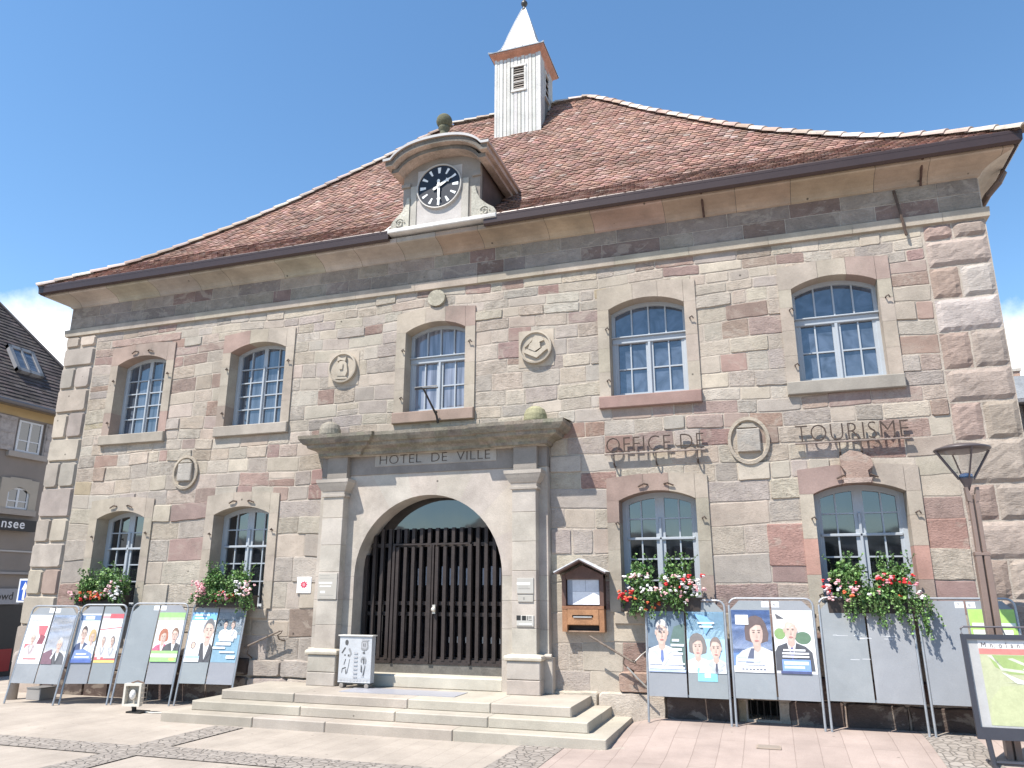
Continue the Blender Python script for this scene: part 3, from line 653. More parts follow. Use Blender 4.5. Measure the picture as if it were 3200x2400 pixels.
for xi, xo in ((cx0-r_, xL), (cx0+r_, xR)):
    zz = [.39, .85, 1.3, 1.72, zs0]
    for q0, q1 in zip(zz, zz[1:]):
        c = vary(PC, .05, .015); pt.face([(min(xi, xo), yw, q0), (max(xi, xo), yw, q0), (max(xi, xo), yw, q1-.004), (min(xi, xo), yw, q1-.004)], c)
        pt.face([(xi, yw, q0), (xi, .5, q0), (xi, .5, q1), (xi, yw, q1)], c)
for x in (xL, xR): pt.face([(x, yw, .39), (x, 0.02, .39), (x, .02, ztop), (x, yw, ztop)], PC)
pt.bbox(xL-.03, xR+.03, yw-.02, .02, .35, .9, .02, vary(PC, .03)) if False else None
portal = pt.build('portal', SMOOTH, TH)
def sub(m, name, mat, label=None):
    o = m.build(name, mat, portal, label=label); return o
for s in (-1, 1):
    x0, x1 = (1.54, 1.93) if s > 0 else (-1.87, -1.48)
    c = PC; m = M(); zz = [.95, 1.32, 1.72, 2.16, 2.6, 3.05, 3.42]
    for q0, q1 in zip(zz, zz[1:]): m.bbox(x0, x1, -.33, yw+.01, q0, q1-.003, .006, vary(PC, .05, .015))
    # plinth
    for q0, q1 in ((.39, .60), (.60, .86)): m.bbox(x0-.06, x1+.07, -.40, yw+.01, q0, q1-.003, .012, vary(PC, .06, .02))
    prof = [(.86, .07), (.875, .095), (.905, .10), (.93, .09), (.945, .045), (.955, .0)]
    for (za, oa), (zb, ob) in zip(prof, prof[1:]):
        A = [(x0-oa, yw, za), (x0-oa, -.33-oa, za), (x1+oa, -.33-oa, za), (x1+oa, yw, za)]; B = [(x0-ob, yw, zb), (x0-ob, -.33-ob, zb), (x1+ob, -.33-ob, zb), (x1+ob, yw, zb)]
        for i in range(3): m.face([A[i], A[i+1], B[i+1], B[i]], (.52,.47,.38))
    m.face([(x0-.07, yw, .86), (x0-.07, -.4, .86), (x1+.07, -.4, .86), (x1+.07, yw, .86)], PC)
    prof = [(3.40, .0), (3.405, .03), (3.44, .035), (3.445, .012), (3.50, .02), (3.51, .035), (3.58, .075), (3.63, .10), (3.645, .11), (3.70, .115), (3.705, .03), (3.71, -.01)]
    for (za, oa), (zb, ob) in zip(prof, prof[1:]):
        A = [(x0-oa, yw, za), (x0-oa, -.33-oa*.8, za), (x1+oa, -.33-oa*.8, za), (x1+oa, yw, za)]; B = [(x0-ob, yw, zb), (x0-ob, -.33-ob*.8, zb), (x1+ob, -.33-ob*.8, zb), (x1+ob, yw, zb)]
        for i in range(3): m.face([A[i], A[i+1], B[i+1], B[i]], PC)
    # backing strip and its base
    bx0, bx1 = (1.93, 2.09) if s > 0 else (-2.06, -1.87)
    m.bbox(bx0-.005, bx1+.04, yw-.03, .01, .39, .90, .012, PC); m.tube([(bx0, yw-.03, .92), (bx1+.03, yw-.03, .92)], .035, 8, PC)
    m.bbox(x0, x1, -.27, yw+.01, 3.70, 4.12, .006, vary((.25,.222,.195), .03))
    sub(m, 'pilaster', SMOOTH)
m = M(); m.bbox(xL, xR, -.165, .0, 3.775, 4.12, .006, (.225,.20,.178))
m.bbox(-1.0, 1.22, -.175, -.16, 3.91, 4.13, .004, (.33,.30,.262)); sub(m, 'frieze', SMOOTH)
m = M()
CP = [(4.10, .0), (4.115, .03), (4.16, .04), (4.20, .07), (4.235, .14), (4.25, .155), (4.30, .165), (4.31, .20), (4.36, .23), (4.40, .25), (4.455, .255)]
def corn(x0, x1, yb, colr, ends=(1, 1)):
    for (za, oa), (zb, ob) in zip(CP, CP[1:]):
        A = [(x0-oa*ends[0]*1.45, 0.0, za), (x0-oa*ends[0]*1.45, yb-oa, za), (x1+oa*ends[1]*1.45, yb-oa, za), (x1+oa*ends[1]*1.45, 0.0, za)]
        B = [(x0-ob*ends[0]*1.45, 0.0, zb), (x0-ob*ends[0]*1.45, yb-ob, zb), (x1+ob*ends[1]*1.45, yb-ob, zb), (x1+ob*ends[1]*1.45, 0.0, zb)]
        for i in range(3):
            if i == 0 and not ends[0]: continue
            if i == 2 and not ends[1]: continue
            n_ = 10 if i == 1 else 1
            for k in range(n_):
                t0, t1 = k/n_, (k+1)/n_; l = lambda P, Q, t: tuple(P[j]+(Q[j]-P[j])*t for j in range(3))
                m.face([l(A[i], A[i+1], t0), l(A[i], A[i+1], t1), l(B[i], B[i+1], t1), l(B[i], B[i+1], t0)], colr())
    o = CP[-1][1]; e0, e1 = o*1.45*ends[0], o*1.45*ends[1]
    m.face([(x0-e0, yb-o, 4.455), (x1+e1, yb-o, 4.455), (x1+e1, .0, 4.52), (x0-e0, .0, 4.52)], (.19,.18,.12))
    m.face([(x0, .0, 4.1), (x1, .0, 4.1), (x1, yb, 4.1), (x0, yb, 4.1)], (.4,.36,.3))
cc = lambda: vary((.215,.19,.15), .12, .04)
corn(-1.95, -1.24, -.32, cc); corn(-1.24, 1.22, -.25, cc, (0, 0)); corn(1.22, 2.08, -.32, cc)
sub(m, 'entablature_cornice', MOSSY)
for x, c, y, rr in ((-1.90, (.25,.225,.185), -.22, .19), (1.90, (.26,.245,.15), -.22, .19)):
    m = M(); m.lathe((x, y, 4.44), [(rr*.9, 0), (rr*1.0, .08), (rr*.98, .17), (rr*.82, .25), (rr*.45, .30), (.001, .315)], 20, col=c); o = sub(m, 'stone_ball', MOSSY)
text_obj('inscription', 'HOTEL  DE  VILLE', .225, RUST, lambda x, y, z: (-.93+x, -.1775-z, 3.945+y), portal, extrude=.003, offset=-.004, sxy=1.11, col=(.11,.09,.075), space=1.05)
# threshold and door
m = M(); m.bbox(-1.33, 1.34, -.155, .5, .385, .575, .02, (.50,.46,.38)); sub(m, 'threshold', CONC)
gt = M(); BR = (.036,.027,.024); gt.col = BR
def gx(z):   # half width of opening at height z
    return r_ if z < zs0 else math.sqrt(max(0, r_*r_-(z-zs0)**2))
xs_ = [-1.24+.1452*k for k in range(18)]
for i, x in enumerate(xs_):
    if abs(x-cx0) > gx(2.5)-.01 and False: continue
    zt_ = 2.62
    hw_ = abs(x-cx0); zmax = zs0+math.sqrt(max(0, (r_-.01)**2-hw_**2)); zt_ = min(2.88, zmax)
    door = 3 < i < 14
    gt.box(x-.028, x+.028, .14, .20, .78, zt_ if not door else min(2.57, zt_)); 
    if door: gt.box(x-.028, x+.028, .14, .20, 2.63, zt_)
for z in (1.49, 1.66, .80): gt.box(-1.3, 1.32, .205, .235, z-.03, z+.03)
gt.box(-1.3, 1.32, .15, .235, .72, .80); gt.box(cx0-gx(2.6)+.01, cx0+gx(2.6)-.01, .185, .24, 2.575, 2.635)
gt.box(-.74, .66, .13, .15, 2.60, 2.625); 
for x in (-.72, -.03, .0, .67): gt.box(x-.022, x+.022, .12, .2, .74, 2.6)
door = gt.build('door_grille', WOOD, TH)
m = M(); poly = [(-1.30, .575), (1.32, .575)]+[(x, z) for x, z in arc]; m.face([(x, .26, z) for x, z in poly]); o = m.build('pane', G_DOOR); o.parent = door
m = M(); m.box(-1.3, 1.32, .16, .30, .575, .72, (.13,.12,.105)); o = m.build('kick_board', WOOD); o.parent = door
m = M(); m.ball((.055, .09, 1.567), .04, 8, (.75,.70,.6)); m.box(.03, .08, .1, .13, 1.5, 1.64, (.6,.57,.5)); o = m.build('door_knob', STEEL, smooth=False); o.parent = door
random.seed(3)
for i in range(17):
    if i in (3, 6, 7, 9, 10, 11, 12, 14, 15, 16) :
        x = xs_[i]+.065; m = M(); m.face([(x-.018, .255, 1.95), (x+.018, .255, 1.95), (x+.018, .255, 2.22+.03*(i % 2)), (x-.018, .255, 2.22+.03*(i % 2))], (.36,.39,.44))
        if i > 9: m.face([(x-.012, .255, 1.05), (x+.016, .255, 1.05), (x+.016, .255, 1.05+.1*random.random()+.05), (x-.012, .255, 1.14)], (.5,.48,.45))
        o = m.build('notice_sheet', PAPER); o.parent = door

# ---------------------------------------------------------------- roof
random.seed(11)
RP = [(-.50, 8.15), (-.06, 8.48), (.53, 8.93), (.97, 9.35), (1.34, 9.74), (1.88, 10.31), (2.48, 11.02), (3.75, 12.62), (4.34, 13.42), (4.834, 14.05)]
RAT = (9.16-1.888)/(4.834+.46)
def rx(y): return 9.16-RAT*(y+.46)
arcs = [0.]
for a, b in zip(RP, RP[1:]): arcs.append(arcs[-1]+math.hypot(b[0]-a[0], b[1]-a[1]))
def rpt(s):
    s = max(0, min(arcs[-1], s))
    for i in range(len(RP)-1):
        if s <= arcs[i+1] or i == len(RP)-2:
            t = (s-arcs[i])/(arcs[i+1]-arcs[i]); a, b = RP[i], RP[i+1]; d = Vector((0, b[0]-a[0], b[1]-a[1])).normalized()
            return a[0]+(b[0]-a[0])*t, a[1]+(b[1]-a[1])*t, d, Vector((0, -d.z, d.y))
base = M(); base.col = (.10,.06,.05); YM = 4.834
for (ya, za), (yb, zb) in zip(RP, RP[1:]):
    for sgn in (1, -1):
        f = lambda x, y, z: (x, y if sgn > 0 else 2*YM-y, z-.012)
        q = [f(-rx(ya), ya, za), f(rx(ya), ya, za), f(rx(yb), yb, zb), f(-rx(yb), yb, zb)]
        base.face(q if sgn > 0 else q[::-1])
        x1a, x1b = rx(ya)*sgn, rx(yb)*sgn
        q = [(x1a, ya, za-.012), (x1a, 2*YM-ya, za-.012), (x1b, 2*YM-yb, zb-.012), (x1b, yb, zb-.012)]; base.face(q if sgn > 0 else q[::-1], (.26,.15,.12))
roof = base.build('roof', TILE, TH)
tl = M(); TC = [(.285,.165,.128), (.305,.185,.148), (.265,.15,.115), (.275,.17,.135), (.24,.14,.11), (.32,.205,.168), (.205,.13,.105)]
s = .02; row = 0; TW = .155; EXP = .128
while s < arcs[-1]-.03:
    y, z, d, n = rpt(s); hw = rx(y)-.03; x = -hw+(row % 2)*TW/2-TW/2
    while x < hw:
        xc = x+TW/2
        if not (-.62 < xc < 1.0 and y < 1.25) and not (-.27 < xc < .87 and y > 3.8) and abs(xc) < hw:
            L_ = .21; w_ = TW/2-.004; t_ = .02; up = random.uniform(-.006, .01); sk = random.uniform(-.012, .012)
            P = lambda u, v, h: (xc+u+sk*(v/L_), y+d.y*v+n.y*h, z+d.z*v+n.z*h)
            top = [P(-w_, L_, .004), P(w_, L_, .004), P(w_, .05, .02+up), P(w_*.6, .012, .026+up), P(0, .0, .028+up), P(-w_*.6, .012, .026+up), P(-w_, .05, .02+up)]
            T = [tl.vv(p) for p in top]; c = vary(random.choice(TC), .16, .05)
            if random.random() < .02: c = vary((.36,.28,.24), .1)
            tl.idf([T[0], T[6], T[5], T[4], T[3], T[2], T[1]], c)
            Bm = [tl.vv(P(u, v, h)) for u, v, h in ((w_, .05, .002+up), (w_*.6, .012, .006+up), (0, .0, .008+up), (-w_*.6, .012, .006+up), (-w_, .05, .002+up))]
            for k in range(4): tl.idf((T[2+k], T[3+k], Bm[k+1], Bm[k]), c)
        x += TW
    s += EXP*random.uniform(.97, 1.03); row += 1
o = tl.build('roof_tiles', TILE); o.parent = roof
# ridge / hip tiles : overlapping half-round caps
rt = M()
def caps(pts, r=.115, ln=.36):
    path = [Vector(p) for p in pts]; acc = [0]
    for a, b in zip(path, path[1:]): acc.append(acc[-1]+(b-a).length)
    def at(s):
        for i in range(len(path)-1):
            if s <= acc[i+1] or i == len(path)-2: return path[i]+(path[i+1]-path[i])*((s-acc[i])/(acc[i+1]-acc[i]))
    s = 0
    while s < acc[-1]-.1:
        a, b = at(s), at(min(acc[-1], s+ln+.05)); d = (b-a).normalized(); u = d.cross(Vector((0, 0, 1))).normalized(); v = u.cross(d)
        c = vary(random.choice([(.44,.34,.28), (.50,.41,.35), (.40,.29,.235), (.54,.47,.41)]), .1, .03); R_, r2 = r*1.06, r*.9; N = 8; A = []; B = []; C = []
        for k in range(N+1):
            t = math.pi*k/N
            A.append(rt.vv(a+u*R_*math.cos(t)+v*(R_*math.sin(t)*.85+.015))); B.append(rt.vv(b+u*r2*math.cos(t)+v*(r2*math.sin(t)*.85+.0))); C.append(rt.vv(a+u*r2*math.cos(t)+v*(r2*.85*math.sin(t)+.0)))
        for k in range(N): rt.idf((A[k], A[k+1], B[k+1], B[k]), c); rt.idf((C[k], C[k+1], A[k+1], A[k]), c)
        s += ln
for sg in (1, -1):
    caps([(sg*rx(y), y, z+.0) for y, z in RP]); caps([(sg*rx(y), 2*YM-y, z) for y, z in RP])
caps([(-1.888, YM, 14.05), (1.888, YM, 14.05)])
o = rt.build('ridge_tiles', TILE); o.parent = roof
# ---------------------------------------------------------------- clock dormer
m = M(); DC = (.265,.235,.205); dcx = .22
def dz(x, k=1.0, z0=9.48, z1=9.78, hw=1.03):
    t = abs(x-dcx)/hw; return z1 if t == 0 else (z0 if t > .86 else z0+(z1-z0)*math.sqrt(max(0, 1-(t/.86)**2*.92))-(z1-z0)*math.sqrt(.08)*(t/.86)**4)
bodyL, bodyR = -.573, .945
NP = 24
xsD = [bodyL+(bodyR-bodyL)*k/NP for k in range(NP+1)]
poly = [(bodyL, 8.15), (bodyR, 8.15)]+[(x, dz(x)-.16) for x in xsD[::-1]]
m.prism(poly, -.38, 1.6, DC)
m.bbox(-.41, -.285, -.41, -.37, 8.2, 9.05, .006, (.38,.355,.31)); m.bbox(.60, .735, -.41, -.37, 8.2, 9.05, .006, (.38,.355,.31))
m.bbox(-.285, .60, -.395, -.37, 8.2, 9.35, .006, (.42,.39,.365))
m.bbox(.80, .965, -.42, -.37, 9.05, 9.12, .006, DC); m.bbox(-.60, -.42, -.42, -.37, 9.05, 9.12, .006, DC)
m.build('clock_dormer', SMOOTH, TH); dorm = TH.children[-1] if False else bpy.data.objects['clock_dormer']
m = M(); x0, x1 = dcx-1.05, dcx+1.05; NX = 28; xa = [x0+(x1-x0)*k/NX for k in range(NX+1)]
for (hw, yf, off, th, colr, mt) in ((1.03, -.80, 0, .05, (.34,.33,.32), 0), (.99, -.76, -.05, .10, (.15,.132,.113), 1), (.92, -.64, -.15, .08, (.165,.148,.128), 1)):
    xx = [dcx-hw+2*hw*k/NX for k in range(NX+1)]
    T = [(x, dz(dcx+(x-dcx)/hw*1.03)+off) for x in xx]; B = [(x, z-th) for x, z in T]
    for k in range(NX):
        for yy, rev in ((yf, 0), (1.9, 1)):
            q = [(B[k][0], yy, B[k][1]), (B[k+1][0], yy, B[k+1][1]), (T[k+1][0], yy, T[k+1][1]), (T[k][0], yy, T[k][1])]; m.face(q[::-1] if rev else q, colr, mt)
        m.face([(T[k][0], yf, T[k][1]), (T[k+1][0], yf, T[k+1][1]), (T[k+1][0], 1.9, T[k+1][1]), (T[k][0], 1.9, T[k][1])], colr, mt)
        m.face([(B[k][0], 1.9, B[k][1]), (B[k+1][0], 1.9, B[k+1][1]), (B[k+1][0], yf, B[k+1][1]), (B[k][0], yf, B[k][1])], (.42,.33,.27), mt)
    for e in (0, NX): m.face([(B[e][0], yf, B[e][1]), (T[e][0], yf, T[e][1]), (T[e][0], 1.9, T[e][1]), (B[e][0], 1.9, B[e][1])], (.40,.31,.26), mt)
o = m.build('curved_roof', [METAL, MOSSY]); o.parent = dorm
for xa_, xb_ in ((.94, .96), (-.59, -.57)):  # dark cladding on the dormer cheeks, with their shade put into the colour
    m = M(); m.box(xa_, xb_, -.27, 1.6, 8.2, 9.32, (.085,.06,.052)); o = m.build('shaded_cladding', WOOD); o.parent = dorm
m = M(); m.bbox(-.80, 1.30, -.52, -.3, 8.115, 8.20, .015, (.62,.60,.57)); m.face([(-.80,-.5,8.2),(-.97,-.5,8.13),(-.97,-.42,8.2),(-.80,-.3,8.42)], (.6,.58,.56)); o = m.build('base_slab', SMOOTH); o.parent = dorm
def scroll(pts, cx, cz, r):
    m = M(); m.prism(pts, -.43, -.30, (.40,.38,.32))
    sp = [(cx+(r*(1-k/26))*math.cos(k*.5), -.435, cz+(r*(1-k/26))*math.sin(k*.5)) for k in range(22)]
    m.tube(sp, .016, 6, (.42,.40,.34)); o = m.build('scroll_console', MOSSY); o.parent = dorm
scroll([(-.76, 8.2), (-.42, 8.2), (-.42, 8.82), (-.47, 8.82), (-.5, 8.68), (-.56, 8.56), (-.66, 8.47), (-.75, 8.38), (-.79, 8.28)], -.60, 8.33, .10)
scroll([(1.24, 8.2), (.80, 8.2), (.80, 8.84), (.87, 8.84), (.90, 8.70), (.97, 8.56), (1.10, 8.44), (1.22, 8.36), (1.27, 8.28)], 1.05, 8.31, .10)
m = M(); m.lathe((dcx-.01, -.38, 0), [(.1, 9.72), (.1, 9.98), (.075, 10.06), (.075, 10.12), (.11, 10.16), (.1, 10.2)], 16, col=(.12,.118,.08)); m.ball((dcx-.01, -.38, 10.32), .15, 10, (.11,.108,.07)); o = m.build('stone_ball', MOSSY, smooth=True); o.parent = dorm
# clock
ck = thing('_c', '', '') ; bpy.data.objects.remove(ck)
m = M(); CX, CZ, CR = .165, 8.955, .42; N = 40
def cring(r, y): return [m.vv((CX+r*math.cos(2*math.pi*k/N), y, CZ+r*math.sin(2*math.pi*k/N))) for k in range(N)]
I = [cring(CR+.025, -.395), cring(CR+.025, -.44), cring(CR+.018, -.45), cring(CR, -.447), cring(CR-.004, -.425)]
for A, B in zip(I, I[1:]):
    for k in range(N): m.idf((A[k], A[(k+1) % N], B[(k+1) % N], B[k]), (.40,.38,.35))
m.idf(I[-1], (.012,.014,.022)); clock = m.build('clock', PAINT); clock.parent = TH
for h in range(12):
    m = M(); a = math.pi/2-h*math.pi/6; ca, sa = math.cos(a), math.sin(a); w_ = .026 if h % 3 else .034
    for dx_ in ([0] if h in (1, 5, 7, 10, 11, 2, 4) else [-.0]):
        P = lambda r, t: (CX+ca*r-sa*t, -.43, CZ+sa*r+ca*t)
        m.face([P(.26, -w_*.6), P(.26, w_*.6), P(.375, w_), P(.375, -w_)], (.72,.73,.72))
    o = m.build('hour_mark', PAINT); o.parent = clock
def hand(a, r, w_, y):
    m = M(); ca, sa = math.cos(a), math.sin(a); P = lambda r, t, yy=y: (CX+ca*r-sa*t, yy, CZ+sa*r+ca*t)
    prof = [(-.13, .012), (-.1, .03), (-.03, .018), (0, .035), (.03, w_), (r*.6, w_*.7), (r*.66, w_*1.5), (r*.74, w_*.6), (r, .006)]
    for (ra, wa), (rb_, wb) in zip(prof, prof[1:]): m.face([P(ra, -wa), P(rb_, -wb), P(rb_, wb), P(ra, wa)], (.78,.78,.75)); m.face([P(ra, wa, y+.006), P(rb_, wb, y+.006), P(rb_, -wb, y+.006), P(ra, -wa, y+.006)], (.7,.7,.7))
    o = m.build('clock_hand', PAINT); o.parent = clock
hand(-math.pi/2+.03, .40, .026, -.455); hand(math.radians(29), .29, .03, -.447)
m = M(); m.lathe((0, 0, 0), [(.03, 0), (.03, .02), (.001, .025)], 12); m.v = [(CX+x, -.45-z, CZ+y) for x, y, z in m.v]; m.c = [(.75,.75,.72)]*len(m.f); o = m.build('hub', PAINT); o.parent = clock
# ---------------------------------------------------------------- bell turret
TX, TY, H_ = .298, 4.353, .572
m = M(); WW = (.50,.49,.46); m.box(TX-H_, TX+H_, TY-H_, TY+H_, 12.4, 14.93, (.17,.16,.15)); turret = m.build('bell_turret', WHITEWOOD, TH)
m = M(); nb = 12
for k in range(nb):
    x = TX-H_+2*H_*(k+.5)/nb+random.uniform(-.008, .008)
    for (za, zb) in (((12.4, 14.9),) if not (3 < k < 8) else ((12.4, 13.86), (14.62, 14.9))):
        m.box(x-.040, x+.040, TY-H_-.02-.006*(k % 2), TY-H_, za, zb, vary(WW, .08)); m.box(x-.040, x+.040, TY+H_, TY+H_+.022, za, zb, vary(WW, .05))
    y = TY-H_+2*H_*(k+.5)/nb
    if not (3 < k < 8):
        m.box(TX+H_, TX+H_+.02, y-.042, y+.042, 12.4, 14.9, vary((.45,.44,.41), .06)); m.box(TX-H_-.02, TX-H_, y-.042, y+.042, 12.4, 14.9, vary((.5,.49,.46), .06))
for sx_ in (-1, 1): m.box(TX+sx_*H_-.03, TX+sx_*H_+.03, TY-H_-.03, TY-H_+.03, 12.4, 14.92, WW)
o = m.build('batten', WHITEWOOD); o.parent = turret
def louvre(ax):
    m = M()
    if ax == 'y': T = lambda u, w_, z: (.335+u, TY-H_-w_, z)
    else: T = lambda u, w_, z: (TX+H_+w_, TY+u, z)
    m.xf = T
    m.box(-.15, .15, .0, .006, 13.93, 14.57, (.02,.018,.016)); m.box(-.19, -.14, .0, .035, 13.88, 14.62, WW); m.box(.14, .19, .0, .035, 13.88, 14.62, WW); m.box(-.2, .2, .0, .045, 14.58, 14.64, WW); m.box(-.2, .2, .0, .05, 13.86, 13.92, WW)
    for k in range(9): z = 13.95+k*.068; m.face([(-.14, .03, z), (.14, .03, z), (.14, .008, z+.05), (-.14, .008, z+.05)], vary((.17,.14,.12), .3))
    for z in (14.14, 14.35): m.box(-.14, .14, .01, .03, z-.008, z+.008, (.5,.5,.48))
    o = m.build('louvre', WHITEWOOD); o.parent = turret
louvre('y'); louvre('x')
m = M()
def sq(prof, col, n=4):
    for (za, ha), (zb, hb) in zip(prof, prof[1:]):
        A = [(TX-ha, TY-ha, za), (TX+ha, TY-ha, za), (TX+ha, TY+ha, za), (TX-ha, TY+ha, za)]; B = [(TX-hb, TY-hb, zb), (TX+hb, TY-hb, zb), (TX+hb, TY+hb, zb), (TX-hb, TY+hb, zb)]
        for i in range(4): m.face([A[i], A[(i+1) % 4], B[(i+1) % 4], B[i]], col)
sq([(14.80, H_), (14.90, H_+.03), (14.99, .70), (15.03, .715)], (.42,.20,.13)); o = m.build('soffit', WOOD); o.parent = turret
m = M(); SP = [(15.03, .73), (15.05, .735), (15.10, .64), (15.18, .55), (15.30, .475), (15.5, .41), (15.8, .335), (16.3, .195), (16.80, .045), (16.86, .0)]
sq(SP, (.36,.37,.38))
for sd in range(4):
    for k in (-.6, -.2, .2, .6):
        for (za, ha), (zb, hb) in zip(SP[2:7], SP[3:8]):
            def q(z, h, u):
                p = [(u, -h), (h, u), (u, h), (-h, u)][sd]; return (TX+p[0], TY+p[1], z+.004)
            nrm = [(0, -1), (1, 0), (0, 1), (-1, 0)][sd]
            a = q(za, ha, k*ha); b = q(zb, hb, k*hb); t = .006
            e = (nrm[1]*t, nrm[0]*t)
            m.face([(a[0]-e[0]+nrm[0]*.014, a[1]-e[1]+nrm[1]*.014, a[2]), (a[0]+e[0]+nrm[0]*.014, a[1]+e[1]+nrm[1]*.014, a[2]), (b[0]+e[0]+nrm[0]*.014, b[1]+e[1]+nrm[1]*.014, b[2]), (b[0]-e[0]+nrm[0]*.014, b[1]-e[1]+nrm[1]*.014, b[2])], (.16,.165,.17))
o = m.build('spire', METAL); o.parent = turret
m = M()
for a, b in (((-1, -1)), ((1, -1)), ((1, 1)), ((-1, 1))): m.tube([(TX+a*h*1.0, TY+b*h*1.0, z+.01) for z, h in SP[1:-1]], .016, 6, (.5,.5,.5))
m.build('spire_ridge', METAL).parent = turret
m = M(); m.lathe((TX, TY, 16.78), [(.07, 0), (.05, .06), (.035, .1), (.04, .13), (.075, .17), (.09, .22), (.075, .27), (.03, .3), (.02, .36), (.06, .4), (.06, .44), (.02, .48), (.01, .9), (.001, .92)], 14, col=(.05,.045,.04)); m.build('finial', METAL, smooth=True).parent = turret
# ---------------------------------------------------------------- steps
SC = (.385,.342,.285)
steps = thing('entrance_steps', 'three pale stone steps with a wide landing in front of the town hall door', 'steps', (-.07, -1.2, 0))
for i in range(3):
    m = M(); w_ = 2.76+.291*i; x0, x1 = -.074-w_, -.074+w_; y0 = -(1.291+.291*i); z1 = .392-.1306*i; z0 = z1-.1306-(.05 if i == 2 else .004)
    if i == 2: x0 += .0
    x = x0; cuts = []
    while x < x1-.01:
        d_ = random.uniform(1.1, 1.9); xe = x1 if x1-(x+d_) < .8 else x+d_; cuts.append((x, xe)); x = xe
    for k, (a, b) in enumerate(cuts):
        c = vary(SC, .05, .015); m.bbox(a+.003, b-.003, y0, y0+.8 if i else 0.0, z0, z1, .014, c)
    # side returns
    if i:
        for sx0, sx1 in ((x0, x0+.6), (x1-.6, x1)): m.box(sx0+.001, sx1-.001, y0+.801, 0., z0, z1-.0015, vary(SC, .03))
    st_ = m.build('step', CONC, steps)
m = M(); m.box(-1.0, .88, -.93, -.42, .3925, .400, (.33,.33,.36)); tag(m.build('door_mat', PLAST), 'thin grey mat lying on the landing before the door', 'mat')
#__OBJECTS__
# ================================================================ ELECTION BOARDS
random.seed(21)
SKIN = (.60,.43,.35); HAIRD = (.06,.04,.035); WHITE = (.80,.80,.80)
def bust(cx, cy, s, hair=HAIRD, skin=SKIN, coat=(.03,.035,.06), shirt=WHITE, tie=None, woman=False):
    L_ = []; s *= 1.25
    if woman: L_.append(('p', [(cx-.30*s, cy-.12*s), (cx-.31*s, cy+.12*s), (cx-.26*s, cy+.30*s), (cx-.13*s, cy+.41*s), (cx+.02*s, cy+.43*s), (cx+.17*s, cy+.38*s), (cx+.27*s, cy+.24*s), (cx+.33*s, cy+.02*s), (cx+.30*s, cy-.14*s), (cx, cy-.22*s)], hair))
    L_.append(('p', [(cx-.62*s, cy-.95*s), (cx-.58*s, cy-.50*s), (cx-.40*s, cy-.36*s), (cx-.12*s, cy-.27*s), (cx+.12*s, cy-.27*s), (cx+.40*s, cy-.36*s), (cx+.58*s, cy-.50*s), (cx+.62*s, cy-.95*s)], coat))
    L_.append(('p', [(cx-.14*s, cy-.28*s), (cx, cy-.72*s), (cx+.14*s, cy-.28*s)], shirt))
    if tie: L_.append(('p', [(cx-.035*s, cy-.36*s), (cx-.05*s, cy-.6*s), (cx, cy-.7*s), (cx+.05*s, cy-.6*s), (cx+.035*s, cy-.36*s)], tie))
    L_.append(('p', [(cx-.10*s, cy-.33*s), (cx-.10*s, cy), (cx+.10*s, cy), (cx+.10*s, cy-.33*s), (cx, cy-.40*s)], tuple(c*.85 for c in skin)))
    if not woman: L_.append(('e', cx, cy+.10*s, .205*s, .26*s, hair))
    L_.append(('e', cx, cy+.02*s, .175*s, .27*s, skin)); L_.append(('p', [(cx+.03*s, cy-.24*s), (cx+.11*s, cy-.19*s), (cx+.165*s, cy-.05*s), (cx+.172*s, cy+.1*s), (cx+.12*s, cy+.2*s), (cx+.10*s, cy-.02*s)], tuple(c*.82 for c in skin))); L_.append(('e', cx-.04*s, cy+.15*s, .08*s, .06*s, tuple(min(.8, c*1.15) for c in skin)))
    if not woman: L_.append(('p', [(cx-.19*s, cy+.08*s), (cx-.19*s, cy+.22*s), (cx-.1*s, cy+.33*s), (cx+.05*s, cy+.36*s), (cx+.17*s, cy+.26*s), (cx+.195*s, cy+.06*s), (cx+.155*s, cy+.15*s), (cx+.05*s, cy+.22*s), (cx-.09*s, cy+.23*s), (cx-.155*s, cy+.17*s)], hair))
    for e in (-1, 1): L_.append(('p', [(cx+e*.13*s, cy-.28*s), (cx+e*.30*s, cy-.42*s), (cx+e*.16*s, cy-.5*s), (cx+e*.22*s, cy-.56*s), (cx, cy-.85*s), (cx+e*.02*s, cy-.72*s)][::e], tuple(c*.7 for c in coat)))
    for e in (-1, 1):
        L_.append(('e', cx+e*.07*s, cy+.05*s, .032*s, .016*s, (.12,.08,.06))); L_.append(('r', cx+e*.07*s-.04*s, cy+.09*s, cx+e*.07*s+.04*s, cy+.105*s, hair))
        if not woman: L_.append(('e', cx+e*.18*s, cy+.03*s, .028*s, .06*s, tuple(c*.9 for c in skin)))
    L_.append(('p', [(cx-.03*s, cy-.06*s), (cx, cy-.075*s), (cx+.035*s, cy-.055*s), (cx+.012*s, cy+.05*s)], tuple(c*.78 for c in skin)))
    L_.append(('e', cx, cy-.135*s, .06*s, .018*s, (.45,.16,.14)))
    if woman: L_.append(('p', [(cx-.17*s, cy+.13*s), (cx-.1*s, cy+.3*s), (cx+.06*s, cy+.33*s), (cx+.18*s, cy+.18*s), (cx+.12*s, cy+.22*s), (cx, cy+.23*s)], hair))
    kx = 1.32; f = lambda x: cx+(x-cx)*kx; out = []
    for p in L_:
        if p[0] == 'r': out.append(('r', f(p[1]), p[2], f(p[3]), p[4], p[5]))
        elif p[0] == 'e': out.append(('e', f(p[1]), p[2], p[3]*kx, p[4], p[5]))
        else: out.append(('p', [(f(x), y) for x, y in p[1]], p[2]))
    return out
